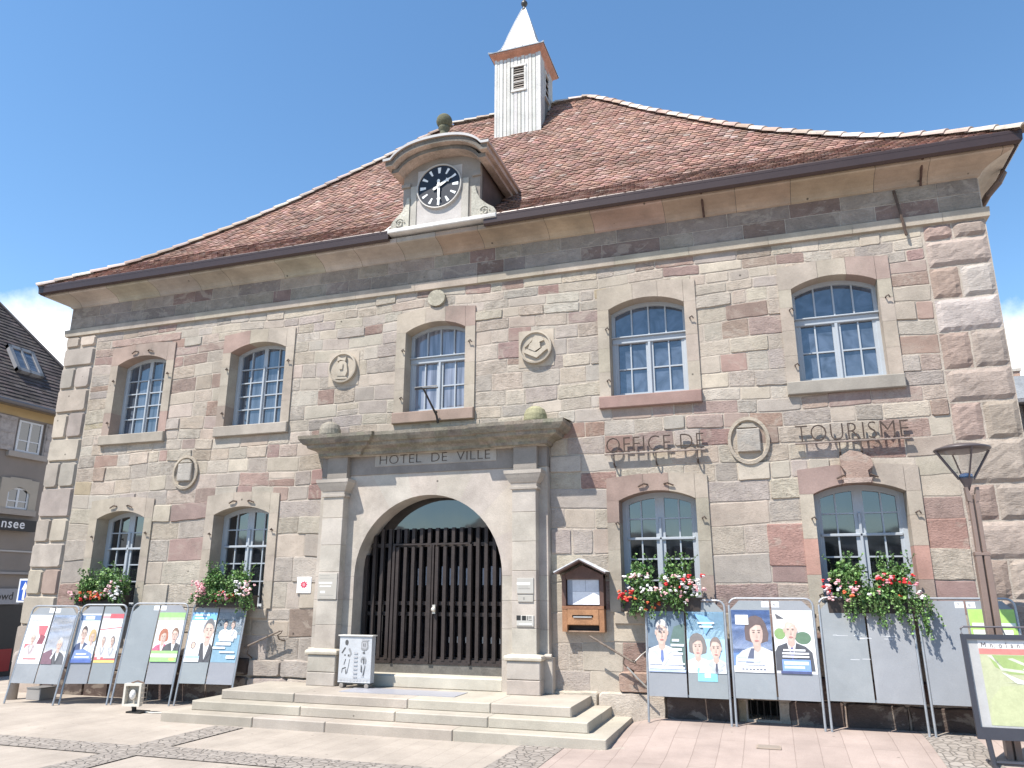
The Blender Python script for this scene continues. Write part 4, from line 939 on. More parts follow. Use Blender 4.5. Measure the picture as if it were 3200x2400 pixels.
def grad(y0, y1, c0, c1, n=10, x0=0, x1=1):
    return [('r', x0, y0+(y1-y0)*k/n, x1, y0+(y1-y0)*(k+1)/n, tuple(a+(b-a)*(k+.5)/n for a, b in zip(c0, c1)), 0) for k in range(n)]
def bars(l, c): return [('r', x0, y0, x1, y1, c) for x0, y0, x1, y1 in l]
def art(m, prims, fx_, w0=.002, step=.00035):
    """flat printed shapes: fx_(u,v,w) places normalised poster coordinates"""
    k = 0; m.xf = None
    for p in prims:
        if p[0] == 'r': pts = [(p[1], p[2]), (p[3], p[2]), (p[3], p[4]), (p[1], p[4])]; c = p[5]
        elif p[0] == 'e': pts = [(p[1]+p[3]*math.cos(2*math.pi*i/18), p[2]+p[4]*1.0*math.sin(2*math.pi*i/18)) for i in range(18)]; c = p[5]
        else: pts = p[1]; c = p[2]
        cl = [(min(1, max(0, a)), min(1, max(0, b))) for a, b in pts]
        o = []
        for q in cl:
            if not o or (abs(q[0]-o[-1][0])+abs(q[1]-o[-1][1]) > 1e-5): o.append(q)
        if len(o) > 1 and abs(o[0][0]-o[-1][0])+abs(o[0][1]-o[-1][1]) < 1e-5: o.pop()
        if len(o) < 3: continue
        if not (p[0] == 'r' and len(p) > 6): k += 1
        m.face([fx_(a, b, w0+step*k) for a, b in o], tuple(v*.86+.07 for v in c))
Wt = [('r', 0, 0, 1, 1, (.80,.81,.83))]
BL = (.08,.17,.42)
def sc_(pr, sx):   # squeeze x around so heads are not stretched in tall posters
    return pr
POST = {
 'a': (Wt+[('p', [(.1,.15),(.1,.72),(.25,.78),(.45,.78),(.45,.15)], (.62,.60,.60)), ('p', [(.5,.78),(.95,.78),(.85,.45),(.6,.62)], (.62,.10,.12)), ('r', .1,.28,.4,.40,(.60,.10,.12)), ('p', [(.62,.40),(.90,.40),(.95,.56),(.72,.60)], (.22,.03,.05)), ('r',.2,.08,.8,.12,(.65,.2,.2)), ('r',.12,.88,.8,.892,(.3,.3,.3)), ('r',.25,.93,.6,.945,(.3,.3,.3))]+bust(.42, .50, .30, hair=(.5,.48,.46), coat=(.6,.5,.5)), 'white poster with a red-framed portrait of a pale-haired person'),
 'b': (Wt+grad(.25, 1, (.75,.78,.85), (.30,.48,.78))+bust(.62, .38, .36, coat=(.07,.07,.08), hair=(.5,.48,.45))+[('p', [(0,0),(0,.22),(.35,.30),(.5,.0)], (.16,.07,.10)), ('p', [(.36,.12),(.42,.10),(.55,.3),(.5,.3)], WHITE)], 'sky-blue poster with a man in a dark suit'),
 'c': (Wt+[('r',0,.86,1,.97,(.12,.22,.42)),('r',.25,.88,.7,.95,(.7,.75,.82))]+bust(.36, .56, .42, coat=(.04,.07,.18))+bust(.80, .50, .34, hair=(.55,.38,.16), coat=(.75,.76,.78), woman=True)+[('r',0,0,1,.07,(.05,.12,.42)), ('p', [(.02,.07),(.1,.25),(.5,.28),(.95,.18),(.95,.07)], (.16,.25,.5))]+bars([(.15,.10,.85,.13),(.2,.16,.7,.19)], (.7,.75,.85)), 'poster of a dark-haired man and a blonde woman over a navy band'),
 'd': (Wt+[('r',.35,.9,1,1,(.72,.08,.10)),('r',0,.9,.35,.96,(.75,.35,.36)),('p',[(0,.66),(1,.71),(1,.73),(0,.68)],(.70,.12,.12)),('r',0,.05,1,.18,(.74,.10,.11)),('r',0,0,1,.05,(.78,.60,.15)),('r',.15,.07,.3,.15,(.8,.7,.7))]+bust(.28,.42,.26,hair=(.35,.28,.25),coat=(.62,.62,.64))+bust(.72,.42,.28,hair=(.22,.18,.16),coat=(.6,.6,.62)), 'white poster with red bands above and below two small portraits'),
 'f': (Wt+[('r',0,.9,1,1,(.28,.60,.16)),('r',0,.84,1,.9,(.45,.68,.35))]+bust(.33,.48,.36,hair=(.40,.12,.05),coat=(.66,.10,.20),woman=True)+bust(.76,.52,.38,hair=(.20,.10,.05),coat=(.05,.05,.055))+[('r',0,.0,1,.22,(.30,.58,.18)),('r',0,.09,1,.16,(.72,.80,.66)),('e',.82,.05,.12,.03,(.70,.72,.15))], 'green and white poster with a woman in pink and a man in black'),
 'g': (Wt+[('r',0,.84,1,1,(.14,.42,.72))]+bars([(.05,.93,.7,.97),(.1,.87,.6,.9)], (.7,.82,.9))+bust(.78,.60,.62,hair=(.12,.12,.13),coat=(.035,.035,.045))+[('r',0,.10,.55,.80,(.80,.81,.83)),('e',.27,.33,.10,.075,(.10,.07,.06)),('e',.27,.33,.07,.06,SKIN),('r',.05,.07,.6,.12,(.35,.52,.70)),('r',0,0,.6,.07,(.8,.81,.83))], 'blue-topped white poster with a large close-up of a man'),
 'h': ([('r',0,0,1,1,(.17,.32,.42))]+grad(.55, 1, (.62,.66,.70), (.42,.46,.50))+bust(.35,.74,.22,coat=(.75,.75,.75))+bust(.66,.74,.22,coat=(.6,.62,.65),hair=(.2,.15,.12))+bars([(.2,.42,.78,.52),(.1,.34,.7,.4),(.0,.27,.5,.31),(.3,.19,.9,.22),(.6,.08,.95,.14)], (.76,.80,.84)), 'slate-blue poster with white text bars under two small figures'),
 'k': ([('r',0,0,1,1,(.10,.16,.22))]+grad(.0, .4, (.10,.20,.45), (.10,.15,.25))+[('p',[(.62,.1),(1,.1),(1,.8),(.72,.75),(.6,.5)],(.06,.13,.11))]+bust(.38,.62,.55,hair=(.62,.60,.58),coat=(.74,.76,.80),tie=(.10,.16,.40))+bars([(.66,.50,.85,.54),(.62,.42,.98,.46),(.64,.35,.92,.39),(.66,.28,.94,.32),(.02,.12,.35,.15),(.5,.12,.98,.15),(.02,.05,.98,.08)], (.75,.80,.86))+[('r',0,0,1,.04,(.45,.56,.80))], 'dark blue poster with a white-haired man in a pale suit'),
 'l': ([('r',0,0,1,1,(.36,.60,.76))]+grad(.55, 1, (.42,.66,.80), (.34,.58,.78))+bust(.27,.40,.46,hair=(.16,.14,.13),coat=WHITE,woman=True)+bust(.75,.38,.46,hair=(.20,.15,.13),coat=(.66,.70,.76),tie=(.05,.06,.10))+[('p',[(.2,.97),(.55,.93),(.7,.8),(.5,.62),(.42,.78)],(.16,.40,.68))]+bars([(.3,.80,.75,.83),(.35,.74,.7,.77)], (.7,.82,.9)), 'light blue poster with a woman and a man side by side'),
 'm': ([('r',0,0,1,1,(.10,.22,.52))]+grad(.3, 1, (.45,.55,.75), (.10,.20,.48))+bust(.62,.60,.58,hair=(.09,.05,.045),coat=(.80,.80,.81),shirt=(.8,.8,.82),woman=True)+[('p',[(.3,.14),(.46,.38),(.54,.38),(.50,.14)],(.07,.09,.16)),('r',.1,.76,.44,.92,WHITE),('r',.12,.835,.43,.842,(.3,.3,.35)),('r',.0,.0,1,.10,(.82,.82,.82))]+bars([(.08,.23,.33,.27),(.08,.17,.66,.215),(.25,.12,.78,.15)], (.66,.75,.88))+bars([(.2+.09*k,.04,.26+.09*k,.06) for k in range(7)], (.08,.1,.15)), 'deep blue poster with a dark-haired woman in a white jacket'),
 'n': ([('r',0,0,1,1,(.78,.80,.80)),('p',[(.0,.62),(.0,.9),(.12,.95),(.28,.86),(.24,.6)],(.60,.58,.55)),('p',[(.06,.95),(.3,.86),(.1,.86)],(.05,.05,.06)),('e',.15,.62,.14,.09,(.20,.34,.10)),('e',.72,.56,.20,.10,(.07,.16,.08)),('r',.5,.8,.8,.9,(.55,.56,.55))]+bust(.42,.66,.52,hair=(.68,.62,.58),coat=(.03,.035,.05),tie=(.08,.08,.30))+bars([(.2,.35,.75,.38),(.17,.30,.83,.33),(.17,.25,.83,.28)], (.78,.80,.82))+[('r',.15,.04,.85,.22,(.16,.30,.68)),('r',.2,.14,.8,.19,(.72,.78,.86)),('r',.2,.08,.7,.12,(.55,.64,.85)),('r',.1,0,.85,.04,(.02,.04,.16))], 'poster of a grey-haired man in a dark suit before a white house'),
 'q': ([('r',0,0,1,1,(.36,.60,.10))]+grad(.0, .5, (.62,.76,.30), (.36,.60,.10))+bars([(.05,.74,.98,.80),(.05,.63,.9,.70),(.05,.52,.98,.58),(.05,.42,.85,.48),(.05,.32,.95,.37),(.05,.2,.9,.26)], (.80,.86,.72)), 'lime green poster with pale text bars'),
}
GB = (.27,.285,.30)
def board(p0, p1, ztop, zb, lean, left, right, label, zg=0., sticker=(None, None), leaflet=False, scuff=False):
    a = Vector((p0[0], p0[1], zg)); b = Vector((p1[0], p1[1], zg)); W = (b-a).length; U = (b-a)/W
    Nn = Vector((U.y, -U.x, 0)); V = (Vector((0, 0, 1))-Nn*lean); V = V
    def P(u, v, w): q = a+U*u+V*v+Nn*w; return (q.x, q.y, q.z)
    t = thing('election_board', label, 'election board', tuple(a), group='grey election boards standing along the town hall wall')
    z0, z1 = zb-zg, ztop-zg; ch = .12
    fm = M(P); r = .016; e = .018
    arcp = lambda cx, cz, s0: [(cx+s0*.1*math.sin(k*math.pi/8), cz+.1*math.cos(k*math.pi/8), 0) for k in range(5)]
    path = [(e, .0, 0), (e, z1-.1, 0)]+[(e+.1-.1*math.cos(k*math.pi/8), z1-.1+.1*math.sin(k*math.pi/8), 0) for k in range(1, 5)]+[(W-e-.1+.1*math.sin(k*math.pi/8), z1-.1+.1*math.cos(k*math.pi/8), 0) for k in range(0, 5)]+[(W-e, .0, 0)]
    fm.xf = None; wp = [P(*q) for q in path]; fm.tube(wp, r, 8, (.40,.41,.42)); 
    fm.build('frame', STEEL, t)
    bm = M(P); bm.box(e, W-e, -.03, -.012, 0, 0) if False else None
    bm.xf = lambda u, w, v: P(u, v, w)
    bm.box(.03, W-.03, -.035, -.015, z0, z0+.03, (.3,.31,.32)); bm.xf = None; bm.build('crossbar', STEEL, t)
    for s, key in ((0, left), (1, right)):
        u0, u1 = (.034, W/2-.012) if s == 0 else (W/2+.012, W-.034)
        pm = M(lambda u, w, v: P(u, v, w)); zt = z1-.028
        poly = [(u0, z0), (u1, z0), (u1, zt), (u0+ch, zt), (u0, zt-ch)] if s == 0 else [(u0, z0), (u1, z0), (u1, zt-ch), (u1-ch, zt), (u0, zt)]
        pm.prism([(x, z) for x, z in poly], .012, -.006, vary(GB, .04))
        pn = pm.build('panel', BOARD, t)
        if key:
            prims, lab = POST[key]; top = zt-(.125 if key not in 'q' else .10); hgt = .80 if key not in ('q',) else .84
            hgt = min(hgt, (top-z0)*.72)
            q = M(); wd = u1-u0-.012
            art(q, prims, lambda x, y, w: P(u0+.006+wd*x, top-hgt+hgt*y, .012+w)); o = q.build('poster', PAPER, None, label=lab); o.parent = pn; o.matrix_parent_inverse = pn.matrix_parent_inverse.copy() if False else Matrix.Identity(4)
        if leaflet and s == 1:
            q = M(); art(q, [('r',0,0,1,1,(.20,.55,.68)),('r',.35,.3,.65,.7,WHITE)], lambda x, y, w: P(u0+.13+.26*x, z0+.21+.17*y, .014+w)); o = q.build('leaflet', PAPER); o.parent = pn
    for s in (0, 1):
        if sticker[s]:
            q = M(); q.xf = lambda u, w, v: P(u, v, w)
            c0 = W/2-.115 if s == 0 else W/2+.015; q.box(c0, c0+.10, .0125, .0135, z1-.115, z1-.04, (.78,.78,.78)); o = q.build('number_sticker', PAPER, t)
            text_obj('number', sticker[s], .06, METAL, lambda x, y, z: P(c0+.02+x, z1-.10+y, .0145+z), t, extrude=0)
    if scuff:
        q = M(); q.xf = lambda u, w, v: P(u, v, w)
        for k in range(9):
            u = random.uniform(.06, W-.25); v = z0+(z1-z0)*random.choice((.62, .60, .40))+random.uniform(-.01, .01); l = random.uniform(.04, .16); q.face([(u, .0128, v), (u+l, .0128, v+random.uniform(-.004, .004)), (u+l*.9, .0128, v+.007), (u+.01, .0128, v+.006)], (.62,.63,.64))
        q.build('glue_residue', PAPER, t)
    return t
board((-7.26,-1.29), (-6.25,-1.19), 1.585, .322, .19, 'a', 'b', 'leaning grey board farthest left, white poster and sky-blue poster', sticker=('1', '2'))
board((-6.245,-1.11), (-5.46,-.84), 1.61, .325, .19, 'c', 'd', 'grey board with a two-person poster beside a red and white poster')
board((-5.43,-.825), (-4.385,-.60), 1.635, .33, .19, None, 'f', 'grey board with a bare left half and a green and white poster', sticker=('5', '6'))
board((-4.36,-.555), (-3.30,-.45), 1.64, .345, .17, 'g', 'h', 'grey board nearest the steps on the left, blue posters under the flower box')
board((3.545,-.45), (4.675,-.45), 1.735, .465, .10, 'k', 'l', 'grey board right of the steps with two blue posters and a small turquoise leaflet', zg=.13, leaflet=True, sticker=(None, '2'))
board((4.70,-.45), (5.83,-.45), 1.765, .485, .10, 'm', 'n', 'grey board with a woman in white beside a man in a dark suit', zg=.135, sticker=('3', '4'))
board((5.87,-.45), (7.02,-.45), 1.78, .50, .10, None, None, 'entirely bare grey board under the rightmost flower box', zg=.135, scuff=True)
board((7.055,-.45), (8.20,-.45), 1.775, .505, .10, None, 'q', 'grey board farthest right with a lime green poster behind the lamp post', zg=.135, sticker=('7', '8'))
# ================================================================ FLOWER BOXES
random.seed(5)
def rot_leaf(m, c, s, col, flat=.0):
    a = random.uniform(0, 6.28); el = random.uniform(-.9, 1.2); d = Vector((math.cos(a)*math.cos(el), math.sin(a)*math.cos(el), math.sin(el))); u = d.cross(Vector((random.uniform(-1, 1), random.uniform(-1, 1), random.uniform(-1, 1)))).normalized(); n = d.cross(u)*.18
    c = Vector(c); s *= random.choice((.8, 1, 1, 1.35)); p = [c, c+d*s*.3+u*s*.44+n*s, c+d*s*.75+u*s*.40+n*s, c+d*s*1.02, c+d*s*.75-u*s*.40+n*s, c+d*s*.3-u*s*.44+n*s]
    m.face([tuple(x) for x in p], col)
GREEN = [(.07,.15,.035), (.10,.20,.05), (.15,.27,.075), (.05,.11,.03), (.19,.31,.10), (.12,.19,.075)]
FLC = {'w': (.72,.70,.68), 'p': (.68,.30,.33), 'r': (.60,.03,.035), 'o': (.62,.13,.05), 's': (.74,.46,.45)}
def flower_box(x0, x1, label, humps, trail, flowers, zc=1.72, seed=1, box=(.05,.04,.035)):
    random.seed(seed); cx = (x0+x1)/2
    t = thing('flower_box', label, 'flower box', (cx, -.2, 1.56), group='flower boxes under the ground-floor windows')
    b = M(); b.bbox(x0+.06, x1-.06, -.32, -.10, 1.575, 1.76, .012, box); b.box(x0+.045, x1-.045, -.335, -.09, 1.745, 1.775, box)
    for x in (x0+.2, x1-.2): b.tube([(x, -.30, 1.57), (x, -.08, 1.555), (x, -.03, 1.70)], .008, 5, (.05,.05,.05))
    b.build('planter', PLAST, t)
    f = M(); F = M()
    for i, (hx, hy, hz, rx_, ry_, rz_, n) in enumerate(humps):
        for _ in range(n):
            while True:
                p = (random.uniform(-1, 1), random.uniform(-1, 1), random.uniform(-1, 1)); q = p[0]**2+p[1]**2+p[2]**2
                if .15 < q < 1: break
            k = .75+.25*math.sin(p[0]*6+i)*math.cos(p[2]*5)
            rot_leaf(f, (hx+p[0]*rx_*k, hy+p[1]*ry_, hz+p[2]*rz_*k), random.uniform(.022, .048), vary(random.choice(GREEN), .25, .1))
    # stray shoots
    for _ in range(26):
        hx, hy, hz, rx_, ry_, rz_, n = random.choice(humps); p = Vector((hx+random.uniform(-.8, .8)*rx_, hy+random.uniform(-.6, .4)*ry_, hz+rz_*.7)); d = Vector((random.uniform(-.4, .4), random.uniform(-.4, .1), 1)).normalized(); pts = [p]
        for k in range(4): d = (d+Vector((random.uniform(-.3, .3), random.uniform(-.3, .3), -.12))).normalized(); pts.append(pts[-1]+d*.04); rot_leaf(f, pts[-1], .03, vary(random.choice(GREEN), .2)); rot_leaf(f, pts[-1], .024, vary(random.choice(GREEN), .2))
        f.tube([tuple(q) for q in pts], .003, 4, (.10,.16,.06), cap=False)
    for tx, ty, tz, ln, dx_ in trail:
        for _ in range(16):
            p = Vector((tx+random.uniform(-.16, .16), ty+random.uniform(-.05, .05), tz+random.uniform(-.03, .08))); d = Vector((dx_+random.uniform(-.4, .4), random.uniform(-.25, .0), -.5)).normalized(); pts = [p]; n = int(ln*random.uniform(.5, 1)/.035)
            for k in range(n):
                d = (d+Vector((random.uniform(-.25, .25), random.uniform(-.12, .12), -.25))).normalized(); pts.append(pts[-1]+d*.035)
                for _k in range(3): rot_leaf(f, pts[-1], random.uniform(.018, .034), vary(random.choice(GREEN), .25))
            if len(pts) > 1: f.tube([tuple(q) for q in pts], .0028, 4, (.09,.13,.05), cap=False)
    f.build('foliage', LEAF, t)
    for (ax, az, bx, bz, n, kinds) in flowers:
        for _ in range(n):
            c = Vector((random.uniform(ax, bx), random.uniform(-.47, -.30), random.uniform(az, bz))); k = FLC[random.choice(kinds)]; r_ = random.uniform(.014, .032)
            for _p in range(random.choice((4, 5, 7))):
                o = Vector((random.uniform(-1, 1), random.uniform(-1, .3), random.uniform(-1, 1)))*r_*.8
                F.lathe(tuple(c+o), [(.0005, -r_*.5), (r_*.6, -r_*.3), (r_*.75, .0), (r_*.5, r_*.35), (.0005, r_*.45)], 6, col=vary(k, .1, .04))
    F.build('flowers', PETAL, t)
flower_box(-7.15, -5.95, 'flower box on the leftmost ground-floor window, orange-red blooms low in front', [(-6.85,-.25,1.92,.24,.18,.25,900),(-6.45,-.22,2.02,.28,.17,.30,1100),(-6.12,-.24,1.92,.20,.18,.25,800),(-6.6,-.33,1.76,.50,.12,.12,700)], [(-6.95,-.36,1.78,.2,-.3),(-6.1,-.36,1.76,.22,.3)], [(-6.85,1.68,-6.3,1.84,34,'oosr'),(-6.35,1.72,-5.98,2.05,30,'wsws'),(-7.1,1.66,-6.9,1.85,9,'wsp')], seed=3)
flower_box(-4.38, -3.14, 'flower box on the ground-floor window just left of the portal, pink and white blooms', [(-4.02,-.24,2.0,.26,.17,.29,1100),(-3.50,-.24,2.0,.28,.17,.27,1100),(-3.8,-.34,1.78,.52,.12,.14,900)], [(-4.22,-.36,1.78,.22,-.3),(-3.3,-.36,1.78,.38,.3),(-3.75,-.4,1.74,.16,0)], [(-4.34,1.70,-4.05,2.02,34,'psps'),(-4.0,1.68,-3.45,1.84,24,'rpwr'),(-3.45,1.78,-3.12,2.04,26,'wsw')], seed=4)
flower_box(3.14, 4.40, 'flower box on the ground-floor window right of the notice case, many white blooms', [(3.50,-.24,2.03,.26,.17,.30,1200),(4.02,-.24,2.03,.28,.17,.30,1200),(3.8,-.34,1.80,.56,.12,.14,1000)], [(3.55,-.38,1.72,.30,-.1),(4.0,-.38,1.72,.24,.1),(3.35,-.34,1.78,.16,-.3)], [(3.18,1.74,3.45,1.86,18,'rro'),(3.2,1.86,3.7,2.10,20,'wws'),(3.5,1.70,4.4,1.90,30,'wwsp'),(3.85,1.90,4.42,2.08,30,'wwsr'),(3.5,1.6,3.75,1.7,5,'ow')], seed=6)
flower_box(5.94, 7.22, 'flower box on the rightmost ground-floor window with long trailing stems', [(6.30,-.24,2.04,.28,.17,.28,1200),(6.85,-.24,2.02,.30,.17,.28,1200),(6.6,-.34,1.82,.58,.12,.15,1100)], [(6.35,-.40,1.76,.30,0),(6.75,-.42,1.76,.42,.1),(7.08,-.42,1.78,.55,.35),(6.55,-.42,1.76,.25,0)], [(5.96,1.82,6.4,2.02,22,'wpsr'),(6.6,1.92,7.1,2.08,24,'rprp'),(6.0,1.74,6.9,1.88,18,'wos'),(7.0,1.66,7.2,1.9,8,'sw')], seed=9)
# ================================================================ LETTER SIGNS
def letter_sign(s, x0, wd, zb, size, label, legs):
    t = thing('letter_sign', label, 'sign', (x0, -.12, zb), group='metal letter signs standing on rails')
    o = text_obj('letters', s, size*1.06, RUST, lambda x, y, z: (x0+.01+x*1., -.085-z, zb+.012+y), t, extrude=.010, offset=-.007, col=(.075,.055,.045), space=1.04)
    mx = max(v.co.x for v in o.data.vertices)-x0; k = (wd-.02)/mx
    for v in o.data.vertices: v.co.x = x0+(v.co.x-x0)*k
    m = M(); m.bbox(x0, x0+wd, -.11, -.065, zb-.022, zb, .004, (.27,.22,.19)); m.build('rail', RUST, t)
    for lx in legs:
        m = M(); m.tube([(x0+lx, -.12, zb-.02), (x0+lx, -.115, zb-.16), (x0+lx, -.06, zb-.20), (x0+lx, .0, zb-.2)], .014, 6, (.09,.07,.06)); m.build('bracket', RUST, t)
    return t
letter_sign('OFFICE DE', 2.99, 1.545, 3.935, .33, 'rusty thin metal letters OFFICE DE above the window right of the portal', (.15, .8, 1.42))
letter_sign('TOURISME', 5.80, 1.53, 3.94, .34, 'rusty thin metal letters TOURISME above the rightmost ground-floor window', (.59, .87))
# ================================================================ NOTICE CASE
t = thing('notice_case', 'brown wooden notice case with a small gabled roof, hung right of the portal', 'notice case', (2.6, -.08, 1.27))
WD = (.115,.065,.05); WL_ = (.30,.15,.075)
m = M(); m.box(2.285, 2.925, -.03, .0, 1.28, 2.1, WD); m.box(2.285, 2.345, -.17, .0, 1.62, 2.1, WD); m.box(2.865, 2.925, -.17, .0, 1.62, 2.1, WD); m.prism([(2.285, 2.04), (2.925, 2.04), (2.925, 2.09), (2.605, 2.24), (2.285, 2.09)], -.165, 0., WD)
m.bbox(2.345, 2.865, -.155, -.10, 2.03, 2.06, .006, (.17,.12,.10)); m.build('case', WOOD, t)
m = M(); m.box(2.285, 2.36, -.17, .0, 1.275, 1.62, WL_); m.box(2.85, 2.925, -.17, .0, 1.275, 1.62, WL_); m.bbox(2.36, 2.85, -.175, -.05, 1.37, 1.60, .01, (.33,.17,.085)); m.box(2.285, 2.925, -.175, .0, 1.60, 1.645, (.25,.12,.065)); m.box(2.36, 2.85, -.05, -.03, 1.28, 1.37, (.03,.02,.018)); m.box(2.36, 2.85, -.15, -.03, 1.275, 1.29, (.3,.2,.14)); m.build('lower_box', WOOD, t)
m = M(); m.box(2.44, 2.76, -.18, -.174, 1.485, 1.515, (.02,.015,.012)); m.box(2.46, 2.74, -.19, -.178, 1.48, 1.495, (.6,.6,.58)); m.build('letter_slot', STEEL, t)
m = M(); m.box(2.36, 2.85, -.12, -.10, 1.66, 2.03, (.28,.31,.36)); m.face([(2.44,-.121,1.665),(2.85,-.121,1.665),(2.85,-.121,1.85),(2.44,-.121,1.85)], (.80,.81,.82)); m.face([(2.44,-.121,1.855),(2.638,-.121,1.855),(2.638,-.121,2.02),(2.44,-.121,2.02)], (.55,.58,.63)); m.face([(2.645,-.121,1.855),(2.845,-.121,1.855),(2.845,-.121,2.02),(2.645,-.121,2.02)], (.55,.58,.63)); m.build('notices', PAPER, t)
m = M()
for sg in (-1, 1):
    P0 = (2.605, 2.33); P1 = (2.605+sg*.39, 2.135)
    m.prism([(P0[0], P0[1]-.03), (P1[0], P1[1]-.03), (P1[0], P1[1]), (P0[0], P0[1])] if sg > 0 else [(P1[0], P1[1]-.03), (P0[0], P0[1]-.03), (P0[0], P0[1]), (P1[0], P1[1])], -.36, 0.0, (.17,.12,.11))
    a = [(P0[0], P0[1]+.004), (P1[0]+sg*.006, P1[1]+.004)]
    m.face([(a[0][0], -.365, a[0][1]), (a[1][0], -.365, a[1][1]), (a[1][0], 0, a[1][1]), (a[0][0], 0, a[0][1])], (.52,.53,.54)); m.face([(a[0][0], -.366, a[0][1]+.002), (a[1][0], -.366, a[1][1]+.002), (a[1][0], -.366, a[1][1]-.016), (a[0][0], -.366, a[0][1]-.016)], (.55,.55,.55))
m.build('roof', WOOD, t)
# ================================================================ PLAQUES
t = thing('enamel_plaque', 'small white wall plaque with a red rosette emblem, left of the portal', 'plaque', (-2.335, -.02, 1.81))
m = M(); m.bbox(-2.475, -2.19, -.035, -.012, 1.815, 2.085, .006, (.78,.78,.79)); m.build('plate', PLAST, t)
m = M()
for k in range(9):
    a = 2*math.pi*k/9; c = (-2.333+.038*math.cos(a), 1.957+.038*math.sin(a)); m.face([(c[0]+.028*math.cos(a+q)*(1 if q else 1.5), -.0365-k*.0002, c[1]+.028*math.sin(a+q)) for q in (0, 2.0, 4.2)], (.50,.04,.08))
m.face([(-2.333+.03*math.cos(k*.524), -.0388, 1.957+.03*math.sin(k*.524)) for k in range(12)], (.62,.25,.28))
for z in (1.845, 2.045): m.face([(-2.44,-.0362,z),(-2.23,-.0362,z),(-2.23,-.0362,z+.007),(-2.44,-.0362,z+.007)], (.25,.22,.25))
m.build('emblem', PAPER, t)
def plaque(x0, x1, z0, z1, y, col, bl, label, dark=None):
    t = thing('engraved_plaque', label, 'plaque', ((x0+x1)/2, y, z0), group='small plaques on the portal pilasters')
    m = M(); m.bbox(x0, x1, y-.016, y+.001, z0, z1, .004, col); m.build('plate', PLAST, t)
    m = M()
    for (a, b, c, d, cc) in bl: m.face([(x0+(x1-x0)*a, y-.0168, z0+(z1-z0)*b), (x0+(x1-x0)*c, y-.0168, z0+(z1-z0)*b), (x0+(x1-x0)*c, y-.0168, z0+(z1-z0)*d), (x0+(x1-x0)*a, y-.0168, z0+(z1-z0)*d)], cc)
    m.build('printing', PAPER, t)
W_ = (.74,.73,.71); K_ = (.03,.03,.03); Gq = (.24,.23,.21)
plaque(-1.86, -1.50, 1.72, 2.14, -.33, (.42,.39,.34), [(.05,.60,.75,.66,W_),(.1,.48,.7,.52,W_),(.15,.24,.4,.32,W_),(.1,.04,.85,.05,Gq),(.1,.15,.85,.16,Gq),(.1,.8,.85,.81,Gq),(.1,.9,.6,.91,Gq)], 'worn grey plaque with pale bars on the left pilaster')
plaque(1.625, 1.89, 1.82, 2.05, -.33, (.42,.40,.36), [(.0,.58,.8,.72,W_),(.1,.3,.8,.34,Gq),(.1,.42,.7,.44,Gq)], 'topmost plaque on the right pilaster, with one bright white bar')
plaque(1.64, 1.885, 1.70, 1.80, -.33, (.40,.375,.33), [(.35,.3,.45,.7,Gq),(.02,.02,.98,.06,Gq)], 'small blank-looking plaque between two others on the right pilaster')
plaque(1.62, 1.89, 1.345, 1.505, -.33, (.46,.44,.40), [(.0,.55,.25,1,K_),(.32,.55,.56,.98,K_),(.62,.55,.66,.95,K_),(.7,.55,.9,.6,K_),(.72,.7,.76,.95,K_),(.82,.7,.86,.95,K_),(.0,.05,.9,.1,Gq),(.15,.2,.9,.3,W_)], 'lowest plaque on the right pilaster, with black square pictograms')
# ================================================================ HANDRAILS
def rail(pts, foot, label, curl, mir):
    t = thing('handrail', label, 'handrail', pts[0])
    m = M(); m.tube(pts, .016, 8, (.20,.16,.13)); m.build('rail', RUST, t)
    m = M(); m.tube(foot, .012, 7, (.13,.10,.08)); m.build('bracket', RUST, t)
    m = M(); m.tube(curl, .011, 7, (.13,.10,.08)); m.build('scroll', RUST, t)
rail([(-3.34,-.17,.915), (-3.0,-.17,1.055), (-2.66,-.17,1.195)], [(-3.25,-.17,.95), (-3.27,-.16,.82), (-3.29,.0,.74)], 'short rusty handrail left of the steps with a curled upper end', [(-2.66,-.17,1.195), (-2.60,-.17,1.20), (-2.63,-.17,1.16), (-2.70,-.15,1.13), (-2.70,-.10,1.06), (-2.64,.0,1.03)], -1)
rail([(2.716,-.26,1.225), (3.0,-.26,1.07), (3.34,-.26,.885)], [(3.22,-.26,.95), (3.20,-.25,.86), (3.26,-.24,.80), (3.30,-.0,.74)], 'rusty handrail right of the steps with a hooked lower end', [(3.34,-.26,.885), (3.39,-.26,.855), (3.37,-.26,.90), (3.33,-.26,.915)], 1)
t = thing('guard_rail', 'thin pale rail sloping down to the first board right of the steps', 'handrail', (3.25,-.26,.81))
m = M(); m.tube([(3.255,-.27,.815), (3.40,-.27,.67), (3.53,-.27,.55)], .013, 7, (.50,.46,.40)); m.build('rail', STEEL, t); m = M(); m.tube([(3.36,-.26,.885), (3.46,-.22,.98), (3.54,-.17,1.04)], .010, 6, (.50,.46,.40)); m.build('stay', STEEL, t)
# ================================================================ FLAG HOLDER
t = thing('flag_holder', 'black iron flag holder sticking out from the sill of the middle upper window', 'flag holder', (.14, -.09, 4.68))
m = M(); m.tube([(.125,-.09,4.62), (.115,-.14,4.75), (.03,-.33,5.02), (-.01,-.42,5.15)], [.022,.018,.016,.016], 8, (.025,.022,.022)); m.ball((.11,-.16,4.80), .03, 6, (.03,.025,.02)); m.build('arm', METAL, t)
m = M(); m.tube([(-.17,-.42,5.165), (.25,-.42,5.16)], .016, 8, (.05,.045,.045)); m.tube([(-.17,-.44,5.185), (.24,-.44,5.19)], .008, 6, (.10,.10,.10)); m.build('crossbar', METAL, t)
